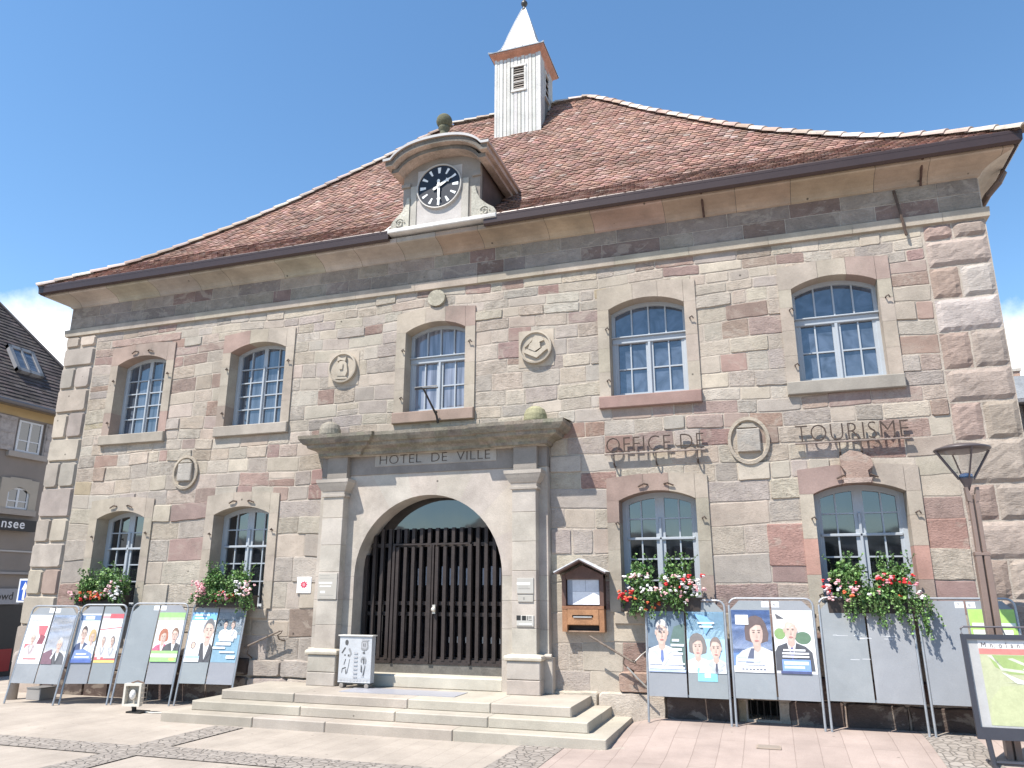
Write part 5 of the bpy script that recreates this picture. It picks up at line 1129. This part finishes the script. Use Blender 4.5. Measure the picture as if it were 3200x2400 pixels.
# ================================================================ TROLLEY SIGN
t = thing('rolling_sign', 'grey rolling sign with black figure drawings, standing on the landing before the door', 'sign', (-1.0, -.45, .393))
m = M(); m.box(-1.285, -.715, -.50, -.38, .475, 1.165, (.50,.51,.52)); m.bbox(-1.31, -.695, -.52, -.36, 1.163, 1.18, .004, (.62,.60,.55)); m.box(-1.285, -.715, -.49, -.39, .455, .475, (.1,.1,.1)); m.build('cabinet', METAL, t)
KK = (.02,.02,.02); G3 = (.35,.35,.36); G4 = (.22,.22,.22)
figs = [('e',.22,.86,.055,.06,KK),('p',[(.17,.82),(.24,.79),(.26,.84),(.2,.86)],KK),('p',[(.06,.63),(.10,.62),(.20,.74),(.17,.76)],KK),('p',[(.28,.72),(.33,.74),(.40,.62),(.33,.54),(.29,.56),(.34,.62)],G4),('p',[(.16,.60),(.2,.60),(.2,.57),(.16,.57)],KK),('p',[(.27,.60),(.31,.60),(.31,.56),(.27,.56)],KK),
 ('p',[(.20,.50),(.22,.50),(.17,.38),(.15,.38)],KK),('p',[(.33,.50),(.34,.50),(.28,.20),(.265,.20)],KK),('p',[(.12,.30),(.22,.33),(.23,.31),(.13,.285)],KK),('p',[(.22,.28),(.24,.28),(.26,.18),(.225,.18)],KK),('p',[(.11,.30),(.125,.30),(.11,.2),(.095,.2)],KK),
 ('p',[(.68,.72),(.68,.88),(.74,.91),(.88,.90),(.90,.75),(.84,.70),(.74,.69)],G4),('p',[(.70,.75),(.71,.86),(.76,.88),(.85,.87),(.87,.77),(.82,.73)],G3),('r',.74,.78,.76,.85,KK),('r',.79,.77,.81,.85,KK),('p',[(.69,.90),(.7,.95),(.80,.93),(.92,.94),(.9,.91)],G3),('r',.775,.64,.785,.70,KK),('p',[(.73,.63),(.81,.63),(.80,.66),(.74,.66)],KK),
 ('p',[(.68,.45),(.69,.52),(.74,.56),(.80,.56),(.85,.52),(.85,.44),(.81,.40),(.82,.50),(.77,.53),(.72,.50),(.71,.44)],G4),('p',[(.76,.52),(.79,.52),(.785,.40),(.765,.40)],KK),('p',[(.82,.38),(.835,.38),(.79,.15),(.76,.15)],KK),('p',[(.70,.38),(.72,.38),(.74,.22),(.70,.24)],KK),('r',.71,.14,.8,.152,G3)]+[('r',.46,.62-.085*k,.58,.66-.085*k,(.40,.40,.41)) for k in range(7)]+[('r',0,.085,1,.092,G3),('r',0,.0,1,.02,(.6,.6,.6))]+[('r',.05+.1*k,.03,.11+.1*k,.07,(.42,.42,.43)) for k in range(9)]
m = M(); art(m, figs, lambda x, y, w: (-1.283+.566*x, -.5-w, .477+.686*y), w0=.001); m.build('drawings', PAPER, t)
for x in (-1.22, -.78):
    for y in (-.49, -.40):
        m = M(); m.lathe((0, 0, 0), [(.02, -.018), (.036, -.015), (.038, 0), (.036, .015), (.02, .018)], 14); m.v = [(x+c, y+a, .4305+b) for b, a, c in [(p[0], p[2], p[1]) for p in m.v]]; m.c = [(.28,.25,.22)]*len(m.c); m.build('wheel', PLAST, t)
# ================================================================ CRATE LAMP
t = thing('work_light', 'small cream work light with a wire guard before the boards on the left', 'work light', (-4.42, -1.38, .0))
m = M(); C_ = (.62,.58,.50)
m.xf = lambda x, y, z: (-4.42+x*1.1+y*.25, -1.36-y*.9+x*.22, .10+z*1.12)
for q in ((-.13,-.10,0,.30),(.10,.13,0,.30)): m.box(q[0], q[1], 0, .10, q[2], q[3], C_)
m.box(-.10, .10, 0, .10, 0, .03, C_); m.box(-.10, .10, 0, .10, .27, .30, C_); m.box(-.1, .1, -.02, .0, .0, .3, (.40,.37,.32)); m.xf = None; m.build('housing', PLAST, t)
m = M(); m.ball((-4.40, -1.42, .27), .05, 8, (.72,.70,.66), sz=1.5); m.build('lamp', PLAST, t)
m = M()
f_ = lambda x, y, z: (-4.42+x*.96+y*.25, -1.36-y*.9+x*.22, .13+z)
for z in (.03, .1, .17, .24): m.tube([f_(.13,.1,z), f_(.20,.09,z), f_(.20,-.0,z), f_(.13,-.02,z)], .004, 5, (.35,.3,.25))
for p in ((.2,.09),(.2,.0)): m.tube([f_(*p,.0), f_(*p,.3)], .004, 5, (.35,.3,.25))
m.tube([f_(-.06,.03,.31), f_(.04,.03,.34), f_(.15,.03,.31)], .012, 6, (.18,.12,.09)); m.build('wire_guard', RUST, t)
m = M(); m.tube([f_(0,.0,.0), f_(.02,-.02,-.12)], .035, 8, (.03,.03,.03)); m.box(-4.50, -4.22, -1.42, -1.20, .0, .02, (.03,.03,.03)); m.tube([(-4.25,-1.3,.01), (-4.05,-1.33,.008), (-3.9,-1.25,.008)], .012, 6, (.6,.57,.5)); m.build('foot', PLAST, t)
# bollard, grey box behind the left boards
m = M(); m.lathe((-7.60, -.86, -.01), [(.085, 0), (.085, .62), (.08, .74), (.06, .80), (.001, .83)], 16, col=(.33,.29,.26)); tag(m.build('bollard', CONC, smooth=True), 'rounded grey bollard peeping out behind the leftmost board', 'bollard')
t = thing('grey_box', 'low grey open box on the ground behind the leftmost board', 'box', (-7.2, -.7, 0))
m = M(); m.box(-7.34, -7.02, -.80, -.50, .0, .185, (.30,.29,.28)); m.build('body', PLAST, t)
m = M(); m.box(-7.345, -7.015, -.81, -.49, .182, .2, (.2,.2,.2)); m.build('lid', PLAST, t)
# ================================================================ STREET LAMP
t = thing('street_lamp', 'brown twin-bar street lamp with a wide dark disc head, in front of the right corner', 'street lamp', (7.635, -1.5, .07))
PB = (.235,.17,.14)
m = M(); m.bbox(7.56, 7.625, -1.56, -1.44, .0, 2.28, .006, PB); m.bbox(7.645, 7.71, -1.56, -1.44, .0, 2.28, .006, PB); m.box(7.62, 7.65, -1.53, -1.47, .0, 2.28, (.08,.06,.05)); m.box(7.555, 7.715, -1.565, -1.435, 2.24, 2.27, PB)
m.bbox(7.583, 7.625, -1.54, -1.46, 2.28, 2.95, .005, PB); m.bbox(7.645, 7.687, -1.54, -1.46, 2.28, 2.95, .005, PB); m.box(7.62, 7.65, -1.52, -1.48, 2.28, 2.9, (.08,.06,.05)); m.build('pole', METAL, t)
m = M()
for s in (-1, 1): m.prism([(7.635+s*.02, 2.86), (7.635+s*.065, 2.88), (7.635+s*.075, 3.04), (7.635+s*.045, 3.04), (7.635+s*.03, 2.96)][::s], -1.545, -1.455, (.21,.155,.13))
m.build('fork', METAL, t)
LX, LY = 7.60, -1.5
m = M(); m.lathe((LX, LY, 3.47), [(.0, -.002), (.20, .0), (.30, .018), (.315, .035), (.30, .05), (.18, .09), (.0, .11)], 30, col=(.09,.075,.075)); m.build('canopy', METAL, t, smooth=True)
m = M(); m.lathe((LX, LY, 3.0), [(.018, 0), (.03, .04), (.075, .135), (.085, .16), (.0, .16)], 20, col=(.12,.10,.10)); m.build('socket', METAL, t, smooth=True)
for k in range(4):
    a = math.pi/4*(2*k)+.15; m = M(); m.tube([(LX+.08*math.cos(a), LY+.08*math.sin(a), 3.14), (LX+.30*math.cos(a), LY+.30*math.sin(a), 3.49)], .011 if k % 2 else .016, 6, (.10,.085,.09)); m.build('arm', METAL, t)
m = M(); m.lathe((LX, LY, 3.16), [(.07, 0), (.27, .31)], 28); m.f = m.f[:-2]; m.c = m.c[:-2]; m.m = m.m[:-2]; m.build('glass_shade', CLEAR, t, smooth=True)
m = M(); m.lathe((LX, LY, 3.16), [(.07, 0), (.075, .03), (.05, .05), (.001, .055)], 18, col=(.22,.36,.55)); m.build('light_source', PLAST, t, smooth=True)
t.location = Vector(t.location)+Vector((.055, .25, .035))
# ================================================================ MAP BOARD
t = thing('town_map_board', 'black-framed town map board with a red header band, cut off by the right edge', 'map board', (8.05, -1.6, .08))
lean = -.10
def PM(u, w, v): return (7.285+u, -1.62-w+(v-.25)*(-lean)*1.0, .06+v)
DK = (.05,.05,.06); m = M(PM); W_m = 1.6
m.bbox(0, .055, 0, .06, .28, 1.355, .0, DK) if False else None
for q in ((0, .05, .27, 1.34), (W_m-.05, W_m, .27, 1.34), (.05, W_m-.05, 1.29, 1.34), (.05, W_m-.05, .27, .39)): m.box(q[0], q[1], 0, .05, q[2], q[3], DK)
m.box(.05, W_m-.05, .0, .02, .39, 1.29, (.45,.44,.42)); m.xf = None; m.build('frame', METAL, t)
m = M(); m.tube([PM(.015, .025, 1.34), PM(.015, .025, 1.40), PM(.04, .025, 1.42), PM(W_m-.04, .025, 1.42), PM(W_m-.015, .025, 1.40), PM(W_m-.015, .025, 1.34)], .011, 7, (.12,.11,.12)); m.tube([PM(.42, .025, 1.42), PM(.44, .025, 1.34)], .009, 6, (.12,.11,.12)); m.build('top_rail', METAL, t)
for u in (.10, W_m-.10): m = M(); m.tube([PM(u, .03, .27), PM(u+.015, .04, .02)], .028, 8, DK); m.tube([PM(u+.015, -.25, .015), PM(u+.015, .22, .01)], .022, 8, DK); m.build('leg', METAL, t)
m = M(); m.tube([PM(.1, .03, .05), PM(W_m-.1, .03, .05)], .02, 8, DK); m.build('crossbar', METAL, t)
m = M(); m.xf = None
gm = (.27,.38,.10); rd = (.52,.56,.42)
mp_ = [('r',0,0,1,1,(.42,.44,.25)),('r',0,.90,1,1,(.78,.76,.72)),('r',0,.83,1,.90,(.60,.16,.13)),('p',[(.06,.82),(.98,.82),(.98,.30),(.62,.34),(.55,.48),(.52,.58),(.2,.60),(.1,.68)],gm),('p',[(.0,.0),(.95,.0),(.95,.28),(.6,.32),(.5,.5),(.12,.45),(.03,.3)],(.43,.46,.24)),('p',[(.05,.82),(.09,.82),(.14,.64),(.48,.58),(.5,.61),(.16,.67)],rd),('p',[(.2,.78),(.24,.79),(.48,.62),(.46,.6)],rd),('p',[(.3,.66),(.42,.74),(.46,.7),(.34,.62)],(.70,.73,.66)),('p',[(.45,.72),(.55,.76),(.58,.70),(.5,.66)],(.66,.72,.60)),('p',[(.14,.62),(.3,.52),(.33,.48),(.24,.49)],(.74,.76,.70)),('p',[(.6,.8),(.64,.8),(.74,.62),(.7,.6)],rd),('p',[(.1,.5),(.14,.5),(.5,.52),(.5,.5)],rd),('p',[(.7,.5),(.9,.75),(.92,.74),(.73,.48)],rd)]
for k in range(9): mp_.append(('p', [(.3+.06*k, .42-.02*(k % 3)), (.36+.06*k, .43), (.35+.06*k, .38), (.3+.06*k, .37)], vary((.48,.47,.34), .08)))
def pmap(x, y, w): return PM(.16+(W_m-.30)*x, .0195+w+.001, .41+.87*y)
m2_ = M(); art(m2_, mp_, pmap, w0=.0, step=.0004); m2_.build('map', PAPER, t)
text_obj('header', 'M n: o l a n i n n n o n', .075, METAL, lambda x, y, z: PM(.185+x*.94, .026+z, 1.205+y), t, extrude=0, space=1.15, col=(.1,.08,.08))
# ================================================================ small things on the ground
m = M(); m.box(4.98, 5.26, -1.47, -1.28, gz(5.1,-1.4)+.001, gz(5.1,-1.4)+.014, (.42,.34,.27)); m.box(5.0, 5.24, -1.455, -1.295, gz(5.1,-1.4)+.013, gz(5.1,-1.4)+.017, (.36,.30,.25)); tag(m.build('access_cover', METAL), 'small rectangular access cover set in the pink paving', 'access cover')
# ================================================================ NEIGHBOUR HOUSE (left)
nh = thing('corner_house', 'grey-brown house with dark roof, skylight and shop front beyond the left corner', 'house', (-18, 7, -.8))
NX_ = -18.; GRW = (.25,.22,.195); YE = (.46,.35,.19)
def ph(px, py, X): # where the line of sight of one measured point meets the facade plane
    return None
m = M(); Y0, Y1 = -6., 10.0
m.face([(NX_, Y0, -1.5), (NX_, Y1, -1.5), (NX_, Y1, 7.42), (NX_, Y0, 7.42)], GRW); m.face([(NX_, Y0, 7.42), (NX_, Y1, 7.42), (NX_, Y1, 7.95), (NX_, Y0, 7.95)], YE)
m.face([(NX_-6, Y1, -1.5), (NX_, Y1, -1.5), (NX_, Y1, 7.9), (NX_-6, Y1, 7.9)][::-1], GRW); m.face([(NX_-6, Y0, -1.5), (NX_, Y0, -1.5), (NX_, Y0, 7.9), (NX_-6, Y0, 7.9)], GRW); m.face([(NX_-6, Y0, -1.5), (NX_-6, Y1, -1.5), (NX_-6, Y1, 7.9), (NX_-6, Y0, 7.9)], GRW)
m.build('wall', RENDER, nh)
# roof with courses
Pk = (-21., 6.36, 12.49); Pk0 = (-21., -2., 12.49); E1 = (-17.6, 10.2, 7.80); E0 = (-17.6, -6.4, 7.80); Bk = (-24.4, 10.2, 7.8)
m = M(); n = 34
lp = lambda a, b, t: tuple(a[i]+(b[i]-a[i])*t for i in range(3))
for k in range(n):
    t0, t1 = k/n, (k+1)/n
    A, B, C_, D_ = lp(E0, Pk0, t0), lp(E1, Pk, t0), lp(E1, Pk, t1), lp(E0, Pk0, t1); up = .035
    nb_ = 60
    for j in range(nb_):
        u0, u1 = j/nb_, (j+1)/nb_; w_ = random.uniform(-.01, .012)
        a = lp(A, B, u0); b = lp(A, B, u1); c = lp(D_, C_, u1); d = lp(D_, C_, u0); col = vary((.085,.07,.066), .25, .04)
        m.face([(a[0], a[1], a[2]+up+w_), (b[0], b[1], b[2]+up+w_), c, d], col); m.face([a, b, (b[0], b[1], b[2]+up+w_), (a[0], a[1], a[2]+up+w_)], (.035,.03,.03))
    m.face([lp(E1, Pk, t0), lp(Bk, Pk, t0), lp(Bk, Pk, t1), lp(E1, Pk, t1)], vary((.08,.07,.065), .2))
m.face([E0, Bk[:0]+(-24.4, -6.4, 7.8), Pk0], (.08,.07,.065)); m.face([(-24.4,-6.4,7.8), Bk, Pk, Pk0], (.08,.07,.065))
m.tube([lp(E1, Pk, 0), Pk, Pk0], .09, 6, (.10,.085,.08)); m.build('roof', SLATE, nh)
m = M(); m.tube([(-17.52, -6.4, 7.74), (-17.52, 10.3, 7.74)], .09, 8, (.14,.13,.13)); m.box(-18.0, -17.6, -6.4, 10.2, 7.70, 7.74, (.2,.17,.14)); m.build('gutter', METAL, nh)
def roofpt(y, z): # point on the front roof slope at height z
    t = (z-7.8)/(12.49-7.8); return (-17.6-3.4*t, y, z)
# skylight
sl = M(); 
def SKY(y, z, h): p = roofpt(y, z); return (p[0]+h*.81, y, z+h*.59)
ya, yb, za, zb = 6.32, 7.32, 8.98, 9.98
for q in ((ya, ya+.13, za, zb), (yb-.13, yb, za, zb), (ya, yb, za, za+.12), (ya, yb, zb-.12, zb), (ya+.45, ya+.52, za, zb)):
    P8 = [SKY(q[0], q[2], .02), SKY(q[1], q[2], .02), SKY(q[1], q[3], .02), SKY(q[0], q[3], .02)]; Q8 = [SKY(q[0], q[2], .16), SKY(q[1], q[2], .16), SKY(q[1], q[3], .16), SKY(q[0], q[3], .16)]
    A = [sl.vv(p) for p in P8]; B = [sl.vv(p) for p in Q8]; sl.idf(B, (.17,.175,.18))
    for i in range(4): sl.idf((A[i], A[(i+1) % 4], B[(i+1) % 4], B[i]), (.28,.28,.29))
s_o = sl.build('skylight', METAL, nh); m = M(); m.face([SKY(ya+.1, za+.1, .12), SKY(yb-.1, za+.1, .12), SKY(yb-.1, zb-.1, .12), SKY(ya+.1, zb-.1, .12)]); m.build('pane', G_BLUE, nh)
def nwin(y0, y1, z0, z1, arch=False, shut=True):
    fw = M(); fx = NX_+.03
    fw.box(NX_-.12, fx, y0, y1, z0, z0+.06, (.60,.62,.63)); fw.box(NX_-.12, fx, y0, y1, z1-.06, z1, (.6,.62,.63))
    for y in (y0+.03, (y0+y1)/2, y1-.03): fw.box(NX_-.11, fx+.005, y-.035, y+.035, z0, z1, (.62,.64,.65))
    fw.box(NX_-.11, fx+.002, y0, y1, z0+(z1-z0)*.36-.02, z0+(z1-z0)*.36+.02, (.6,.62,.63))
    fo = fw.build('window', PAINT, nh); m = M(); m.face([(NX_+.012, y0, z0), (NX_+.012, y1, z0), (NX_+.012, y1, z1), (NX_+.012, y0, z1)]); p = m.build('pane', G_DARK); p.parent = fo; p.matrix_parent_inverse = Matrix.Identity(4)
    m = M(); m.box(NX_+.0, NX_+.12, y0-.25, y1+.3, z0-.2, z0-.02, (.38,.34,.30))
    if not shut:
        N_ = 10; tr = (.42,.375,.31)
        for k in range(N_):
            ya_, yb_ = y0-.0+(y1-y0)*k/N_, y0+(y1-y0)*(k+1)/N_; a = lambda y: z1-.18+.20*math.sin(math.pi*(y-y0)/(y1-y0))
            m.face([(NX_+.07, ya_, a(ya_)), (NX_+.07, yb_, a(yb_)), (NX_+.07, yb_, z1+.32), (NX_+.07, ya_, z1+.32)], tr)
        for q in ((y0-.28, y0), (y1, y1+.28)): m.box(NX_, NX_+.07, q[0], q[1], z0-.2, z1+.28, tr)
    p = m.build('surround', RENDER); p.parent = fo; p.matrix_parent_inverse = Matrix.Identity(4)
    if shut:
        for q in ((y0-.78, y0-.1), (y1+.1, y1+.62)):
            m = M(); m.box(NX_+.02, NX_+.075, q[0], q[1], z0-.02, z1+.05, (.36,.33,.31)); m.box(NX_+.07, NX_+.09, q[0]+.04, q[0]+.08, z0, z1, (.33,.3,.28))
            for k in range(3): m.box(NX_+.075, NX_+.09, q[0]+.05, q[1]-.05, z0+.15+k*(z1-z0)*.4-.03, z0+.15+k*(z1-z0)*.4+.03, (.33,.3,.28))
            m.build('shutter', WOOD, nh)
nwin(6.42, 7.30, 6.28, 7.32); nwin(3.2, 4.08, 6.28, 7.32); nwin(6.42, 7.20, 4.42, 5.10, shut=False); nwin(3.2, 3.98, 4.42, 5.10, shut=False)
m = M(); m.box(NX_+.0, NX_+.10, -6, 9.95, 2.35, 2.42, (.3,.28,.27)); m.box(NX_, NX_+.04, -6, 9.95, 3.05, 3.1, (.42,.4,.38))
m.box(NX_+.0, NX_+.03, -6, 9.9, -1.2, 1.40, (.02,.02,.022)); m.box(NX_, NX_+.06, -6, 7.5, -.62, .05, (.33,.02,.02)); m.box(NX_, NX_+.05, 8.1, 8.6, -1.2, 1.0, (.20,.20,.24)); m.build('shop_front', PAINT, nh)
m = M(); m.box(NX_+.03, NX_+.16, -2, 7.40, 1.42, 1.90, (.30,.30,.32)); f_o = m.build('fascia', PAINT, nh)
o = text_obj('fascia_text', 'owd', .34, PAINT, lambda x, y, z: (NX_+.165+z, 6.55+x, 1.56+y), nh, extrude=.002, col=(.01,.01,.01))
t = thing('hanging_sign', 'black shop sign with white letters on the house left of the town hall', 'sign', (-17.9, 7, 3.65))
m = M(); m.bbox(0, 0, 0, 0, 0, 0) if False else None
m.box(-17.9, -17.78, 4.5, 7.50, 3.71, 4.07, (.012,.012,.014)); m.build('panel', PAINT, t)
text_obj('lettering', 'ansee', .42, PAPER, lambda x, y, z: (-17.775+z, 6.05+x, 3.79+y), t, extrude=.002, col=(.78,.78,.78), space=1.1, offset=.004)
m = M()
for y in (5, 7.0): m.box(-18, -17.85, y-.03, y+.03, 3.75, 3.8, (.1,.1,.1))
m.build('bracket', METAL, t)
# one-way arrow sign
t = thing('road_sign', 'blue square sign with a white arrow half hidden by the left corner', 'road sign', (-9.05, .3, 0))
def RS(u, w, v): return (-9.12+u*.95+w*.2, .25-w, 1.62+v)
m = M(RS); m.box(-.10, .28, .0, .02, .0, .46, (.74,.76,.78)); m.box(-.06, .24, .0195, .022, .035, .425, (.03,.10,.42)); m.xf = None; m.build('plate', METAL, t)
m = M(RS); m.face([(.05,.024,.05),(.11,.024,.05),(.11,.024,.26),(.18,.024,.24),(.085,.024,.40),(.0,.024,.24),(.05,.024,.26)], (.8,.8,.8)); m.xf = None; m.build('arrow', PAPER, t)
m = M(); m.tube([(-8.98, .29, -.05), (-8.98, .29, 2.1)], .028, 8, (.3,.3,.3)); m.build('post', STEEL, t)
# ================================================================ HOUSE (right sliver)
rh = thing('far_house', 'house with a grey roof and brown pilaster glimpsed past the right corner', 'house', (13, 8, 0))
m = M(); m.box(11.05, 17, 8.3, 16, -.2, 6.3, (.33,.30,.28)); m.build('wall', RENDER, rh)
m = M(); m.box(11.18, 11.5, 8.1, 8.3, -.2, 6.10, (.26,.19,.16)); m.build('pilaster', WOOD, rh)
m = M(); m.face([(10.90, 7.9, 6.12), (17.4, 7.9, 6.12), (17.4, 9.3, 7.0), (11.0, 9.3, 7.0)], (.20,.21,.22)); m.face([(10.90,7.9,6.12),(11.0,9.3,7.0),(11.0,12,6.6),(10.9,16.2,6.12)], (.2,.21,.22)); m.box(10.9, 17.4, 7.88, 16.2, 6.04, 6.13, (.17,.17,.18)); m.face([(11.0,9.3,7.0),(17.4,9.3,7.0),(17.4,16.2,6.12),(10.9,16.2,6.12)], (.2,.21,.22))
rf = m.build('roof', SLATE, rh)
m = M(); m.box(11.42, 11.58, 9.4, 9.6, 6.6, 7.15, (.40,.27,.21)); m.box(11.39, 11.61, 9.37, 9.63, 7.15, 7.22, (.5,.47,.42)); c_o = m.build('chimney', STONE); c_o.parent = rf; c_o.matrix_parent_inverse = Matrix.Identity(4)
